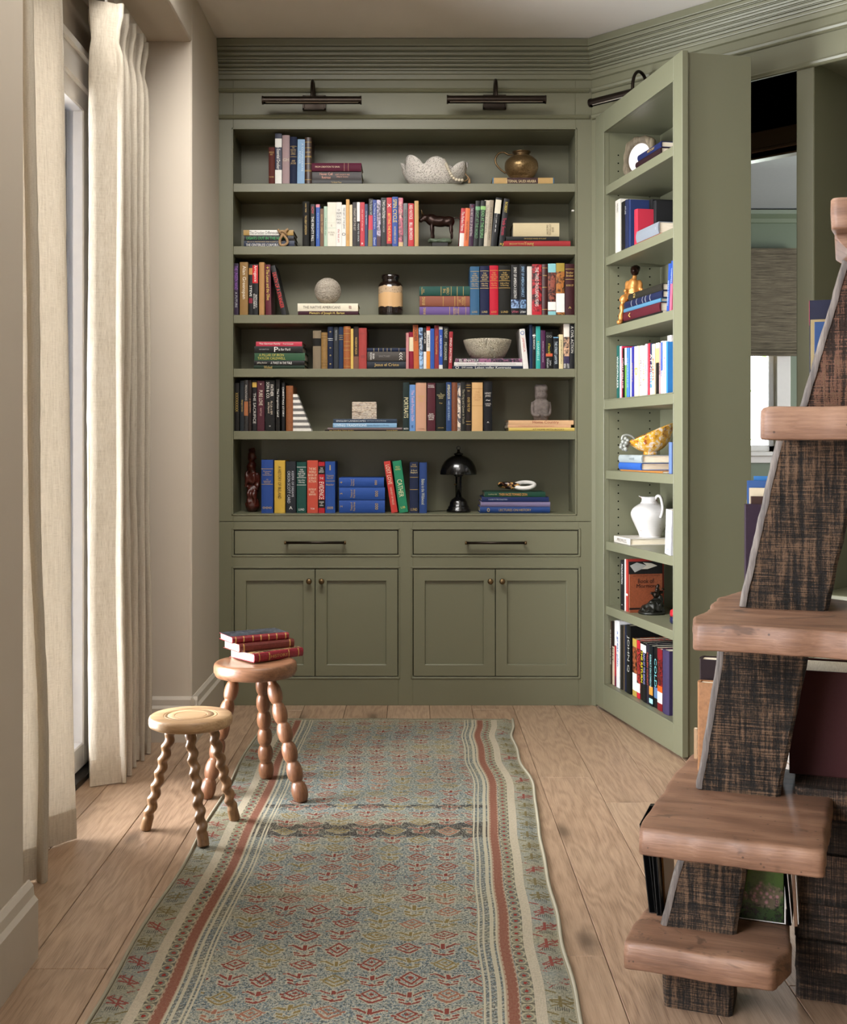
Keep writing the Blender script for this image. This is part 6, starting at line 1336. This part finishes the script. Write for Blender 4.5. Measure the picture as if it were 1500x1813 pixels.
def post(name, bl, br, tl, tr, v, z0, z1, dep, mat, seed=0, wob=.003):
    """leaning timber block: photo points of its front face's left and right edges low and high, extended to z0..z1"""
    def ex(lo, hi):
        a, b = PVp(*lo, v), PVp(*hi, v); return a+(b-a)*((z0-a.z)/(b.z-a.z)), a+(b-a)*((z1-a.z)/(b.z-a.z))
    (l0, l1), (r0, r1) = ex(bl, tl), ex(br, tr); n = 22; ring = []; vs, fs = [], []
    for j in range(n+1):
        q = j/n; L, R = l0+(l1-l0)*q, r0+(r1-r0)*q; w = R.x-L.x; z = z0+(z1-z0)*q; c = .007
        sec = []
        for (x, y) in ((c, 0), (w*.25, 0), (w*.5, 0), (w*.75, 0), (w-c, 0), (w, c), (w, dep*.5), (w, dep-c), (w-c, dep), (w*.5, dep), (c, dep), (0, dep-c), (-.002, dep*.5), (0, c)):
            p = Vector((L.x+x, L.y+y, z)); d = Vector((noise.noise(p*26+Vector((seed, 0, 0))), noise.noise(p*26+Vector((0, seed, 0))), 0))*wob
            sec.append(p+d)
        vs += sec
    m = 14
    for j in range(n):
        for k in range(m): fs.append((j*m+k, j*m+(k+1) % m, (j+1)*m+(k+1) % m, (j+1)*m+k))
    fs += [tuple(range(m-1, -1, -1)), tuple(n*m+k for k in range(m))]
    return mesh(name, vs, fs, mat, un)
Zp = [(.105, .155), (.350, .397), (.712, .760), (1.086, 1.142), (1.440, 1.492)]
# planks (outline points in photo pixels at the plank's top height, counter-clockwise from the near left corner)
pl1 = [PZp(px, py, Zp[0][1]) for px, py in ((1104, 1668), (1372, 1708), (1400, 1680), (1396, 1606), (1300, 1580), (1200, 1585), (1152, 1596), (1124, 1630))]
pl2 = [PZp(px, py, Zp[1][1]) for px, py in ((1127, 1467), (1461, 1507), (1477, 1389), (1400, 1362), (1228, 1331), (1207, 1352), (1182, 1385), (1166, 1408))]
pl3 = [PZp(px, py, Zp[2][1]) for px, py in ((1228, 1104), (1500, 1119), (1640, 1128), (1640, 1078), (1480, 1060), (1400, 1045), (1318, 1043), (1278, 1056), (1252, 1078), (1232, 1094))]
v4 = 2.09; a4 = PVp(1349, 760, v4); pl4 = [(a4.x, a4.y), (a4.x+.55, a4.y+.01), (a4.x+.55, a4.y+.42), (a4.x+.10, a4.y+.42), (a4.x+.03, a4.y+.30), (a4.x-.005, a4.y+.12)]
a5 = PVp(1470, 380, v4); pl5 = [(a5.x, a5.y), (a5.x+.40, a5.y+.01), (a5.x+.40, a5.y+.32), (a5.x+.02, a5.y+.32)]
for k, (pl, (za, zb)) in enumerate(zip((pl1, pl2, pl3, pl4, pl5), Zp)):
    slab('shelf_plank', [(p[0], p[1]) for p in pl], za, zb, SLAB, (.006, .006, .009, .005, .003)[k], k*7.3, (.010, .012, .008, .014, .007)[k])
post('timber_block', (1173, 1781), (1297, 1796), (1173, 1700), (1299, 1715), 2.28, .0, .107, .11, RECL, 1)
post('timber_block', (1171, 1640), (1300, 1672), (1202, 1522), (1322, 1545), 2.28, .153, .352, .11, RECL, 2)
post('timber_block', (1234, 1398), (1381, 1412), (1273, 1158), (1430, 1172), 2.37, .395, .714, .12, RECL, 3)
post('timber_block', (1311, 1074), (1466, 1082), (1376, 782), (1532, 792), 2.37, .758, 1.09, .12, RECL, 4)
post('timber_block', (1419, 720), (1570, 722), (1499, 445), (1650, 445), 2.34, 1.138, 1.444, .12, RECL_UP, 5)
# grey bark strip on the window side of the blocks
def bark(lo, hi, v, z0, z1, w, seed):
    a, b = PVp(*lo, v), PVp(*hi, v); l0 = a+(b-a)*((z0-a.z)/(b.z-a.z)); l1 = a+(b-a)*((z1-a.z)/(b.z-a.z)); n = 24; vs, fs = [], []
    for j in range(n+1):
        p = l0+(l1-l0)*j/n; k_ = .002*noise.noise(p*40+Vector((seed, 0, 0)))
        for (x, y) in ((.010, -.002), (.002, -.003), (-.003, .004), (-.004+k_, w*.5), (-.003, w), (.004, w)): vs.append(p+Vector((x+k_, y, 0)))
    for j in range(n):
        for k in range(5): fs.append((j*6+k, j*6+k+1, (j+1)*6+k+1, (j+1)*6+k))
    mesh('bark_edge', vs, fs, RECL_EDGE, un, True)
for args in (((1171, 1640), (1202, 1522), 2.28, .156, .349, .10, 1), ((1234, 1398), (1273, 1158), 2.37, .399, .711, .11, 2), ((1311, 1074), (1376, 782), 2.37, .762, 1.085, .11, 3), ((1419, 720), (1499, 445), 2.34, 1.145, 1.439, .11, 4)): bark(*args)
# carved bracket under the topmost plank
b0 = PVp(1478, 400, 2.15); prism('bracket', [(0, 1.441), (.0, 1.432), (.02, 1.420), (.045, 1.395), (.06, 1.36), (.20, 1.30), (.20, 1.441)], 0, .25, SLAB, un, .004, axis='y').location = (b0.x, b0.y, 0)
# flat weathered boards stacked behind the lowest planks
lb = PVp(1407, 1700, 2.40)
for k, (za, zb) in enumerate(((0, .060), (.063, .117), (.120, .186), (.189, .285), (.288, .352), (.355, .412))):
    o = post('stacked_board', (1407, 1700), (1660, 1700), (1407, 1500), (1660, 1500), 2.40+(.004, -.003, .002, .0, .006, .0)[k], za, zb, .26, RECL_H, 11+k, .005)
# books and pictures standing on the planks; spines look towards the windows (-u)
GU = 'books on the plank shelf'
def unit_book(px, py_top, v, z, th, dep, col, kind, label, texts=(), bands=(), rot=0.):
    p = PVp(px, py_top, v); h = p.z-z
    M = UM @ Matrix.Translation((p.x, p.y+th/2, z)) @ Matrix.Rotation(-pi/2+rot, 4, 'Z')
    return add_book(M, th, h, dep, col, kind, label, GU, texts, bands)
unit_book(1321, 893, 2.50, .760, .026, .16, '2a1526', 'c', 'dark plum book behind the leaning timber block, nearest of its row')
unit_book(1331, 879, 2.53, .760, .016, .15, '3a2218', 'c', 'dark brown book with tan cover panel behind the plum book')
unit_book(1327, 864, 2.552, .760, .014, .15, 'd8c8a8', 'p', 'cream book standing behind the dark brown one on the middle plank')
unit_book(1323, 851, 2.57, .760, .022, .15, '27508a', 'p', 'blue book with a yellow line, furthest back on the middle plank', (), [(.80, .83, 'd8b840')])
unit_book(1335, 843, 2.595, .760, .012, .15, '2a70b0', 'p', 'bright blue book top just showing at the back of the middle plank')
unit_book(1436, 566, 2.50, 1.142, .014, .16, 'a89468', 'p', 'slim tan edged book on the upper plank beside the leaning timber', ())
unit_book(1443, 570, 2.47, 1.142, .018, .16, '2c4a78', 'p', 'blue book with white print on the upper plank', [('COLLECTED WORKS', 'c8d8e8', .45, .6, .5)])
unit_book(1434, 532, 2.525, 1.142, .026, .17, '1a1c34', 'p', 'tall navy book with a red rounded edge on the upper plank', (), [(.78, 1, 'b83050')])
unit_book(1238, 1208, 2.50, .397, .030, .15, 'b07c50', 'l', 'tan leather book with black banded lettering on the lower plank', [('h', 'SHIPS\nAND\nSAILS\nOF\nWAR', .28, .4, '1a120c', .8)], [])
unit_book(1241, 1167, 2.54, .397, .045, .16, '241214', 'c', 'thick dark maroon book behind the tan leather one')
unit_book(1229, 1290, 2.60, .397, .012, .15, 'c8a47c', 'p', 'short pale tan book at the back of the lower plank')
# large maroon volume facing the room
p = PVp(1424, 1194, 2.45)
t = T('book', 'very large maroon volume standing across the lower plank with pale page tops', 'book', M=UM @ Matrix.Translation((p.x-.03, p.y+.045, .412)), group=GU)
box('cover', 0, .34, 0, .004, 0, p.z-.412, M_CLOTH, t, .001, col='451c1c'); box('cover', 0, .34, .146, .15, 0, p.z-.412, M_CLOTH, t, .001, col='451c1c'); box('page_block', .012, .335, .005, .145, .003, p.z-.416, M_PAGES, t, 0)
box('spine', 0, .008, .002, .148, 0, p.z-.412, M_CLOTH, t, .002, col='451c1c')
# lowest plank: black boxes leaning, garden picture, slim frames
def leaning(name, label, cat, px, py, v, w, h, th, z, M_, rz, tilt, col, group=None):
    p = PZp(px, py, z); t = T(name, label, cat, M=UM @ Matrix.Translation((p.x, p.y, z)) @ Matrix.Rotation(rz, 4, 'Z') @ Matrix.Rotation(tilt, 4, 'Y'), group=group); return t
for k, (px, py, h, th, col, lab) in enumerate([(1162, 1617, .175, .014, '121110', 'black album leaning outwards on the lowest plank'), (1172, 1622, .18, .010, '1c1a18', 'thin black album beside the leaning one on the lowest plank'), (1179, 1610, .186, .004, 'a8743c', 'thin amber edged book between black albums and the timber block')]):
    t = leaning('book', lab, 'book', px, py, 0, 0, h, th, .1555, None, 0, (-.11, -.08, -.05)[k], col, GU)
    box('cover', -th, 0, 0, .14, 0, h, M_PAPER, t, .001, col=col); box('page_block', -th+.002, -.002, -.0004, .12, .002, h+.0005, M_PAGES if k == 2 else BLACK, t, 0)
def m_garden():
    g = G('garden_photograph'); c = g.coord('Object'); x, y, z = g.sep(c); n = g.noise(c, 70, 4, .7); f = g.noise(c, 38, 3, .6)
    lawn = g.ramp(z+n*.03, [(.0, '15240f'), (.06, '2f4a1c'), (.12, '4b6a24'), (.15, '7a7c30'), (.18, '5a5a24')])
    path = g.mix((z-(.135+x*.12)).abs().lt(.010)*x.lt(.06), lawn, 'a8987c'); pet = g.voro(c, 120); blob = g.map(((x-.058)*(x-.058)+(z-.052)*(z-.052)*1.6)+(f-.5)*.0022+((x-.012)*(x-.012)+(z-.045)*(z-.045)).lt(.00012)*-.001, .0007, .0011, 1, 0)
    pink = g.mix(blob*g.map(pet, .2, .5, 1, .25), path, 'a5777a')
    return g.fin(g.mix(g.map(n, .40, .5, 1, 0)*g.map(z, .03, .09, .95, .15), pink, '0a0e08'), .25)
p = PVp(1312, 1654, 2.36); q = PVp(1389, 1669, 2.36); w = q.x-p.x
t = T('garden_picture', 'framed glossy picture of a garden path and pink peonies on the lowest plank', 'picture', M=UM @ Matrix.Translation((p.x-.01, p.y, .1555)) @ Matrix.Rotation(radians(-6), 4, 'X'))
w += .012
box('backing', 0, w, .002, .008, 0, .187, BLACK, t, .0005); box('print', .004, w-.004, .0005, .0022, .004, .183, m_garden(), t, 0)
for b in ((0, w, 0, .0015), (0, .0015, 0, .187), (w-.0015, w, 0, .187)): box('white_border', b[0]+.002, b[1]-.0005 if b[1] < .01 else b[1]-.002, -.0004, .001, b[2]+.002, b[3]+.002 if b[3] < .01 else b[3]-.002, ST, t, 0)
for k, px in enumerate((1397, 1408)):
    p = PVp(px, 1672, 2.39); t = T('framed_picture', ('slim dark frame seen edge-on beside the garden picture', 'slim amber wooden frame between the dark frame and the stacked boards')[k], 'picture frame', M=UM @ Matrix.Translation((p.x, p.y-.03, .1555)) @ Matrix.Rotation(radians(-5+k*2), 4, 'Y'), group=None)
    box('frame', 0, .006, 0, .09, 0, .185-.01*k, (BLACK, BROWNCASE)[k], t, .0008); box('glass_edge', .0062, .0078, .002, .088, .004, .178-.01*k, WFRAME, t, 0)
if __name__ == '__main__' and LBL:
    seen_ = {}
    for l in LBL: seen_[l] = seen_.get(l, 0)+1
    print('LABELS', len(LBL), 'dups', [l for l, c in seen_.items() if c > 1], 'long', [l for l in LBL if len(l.replace("-", " ").split()) > 16])
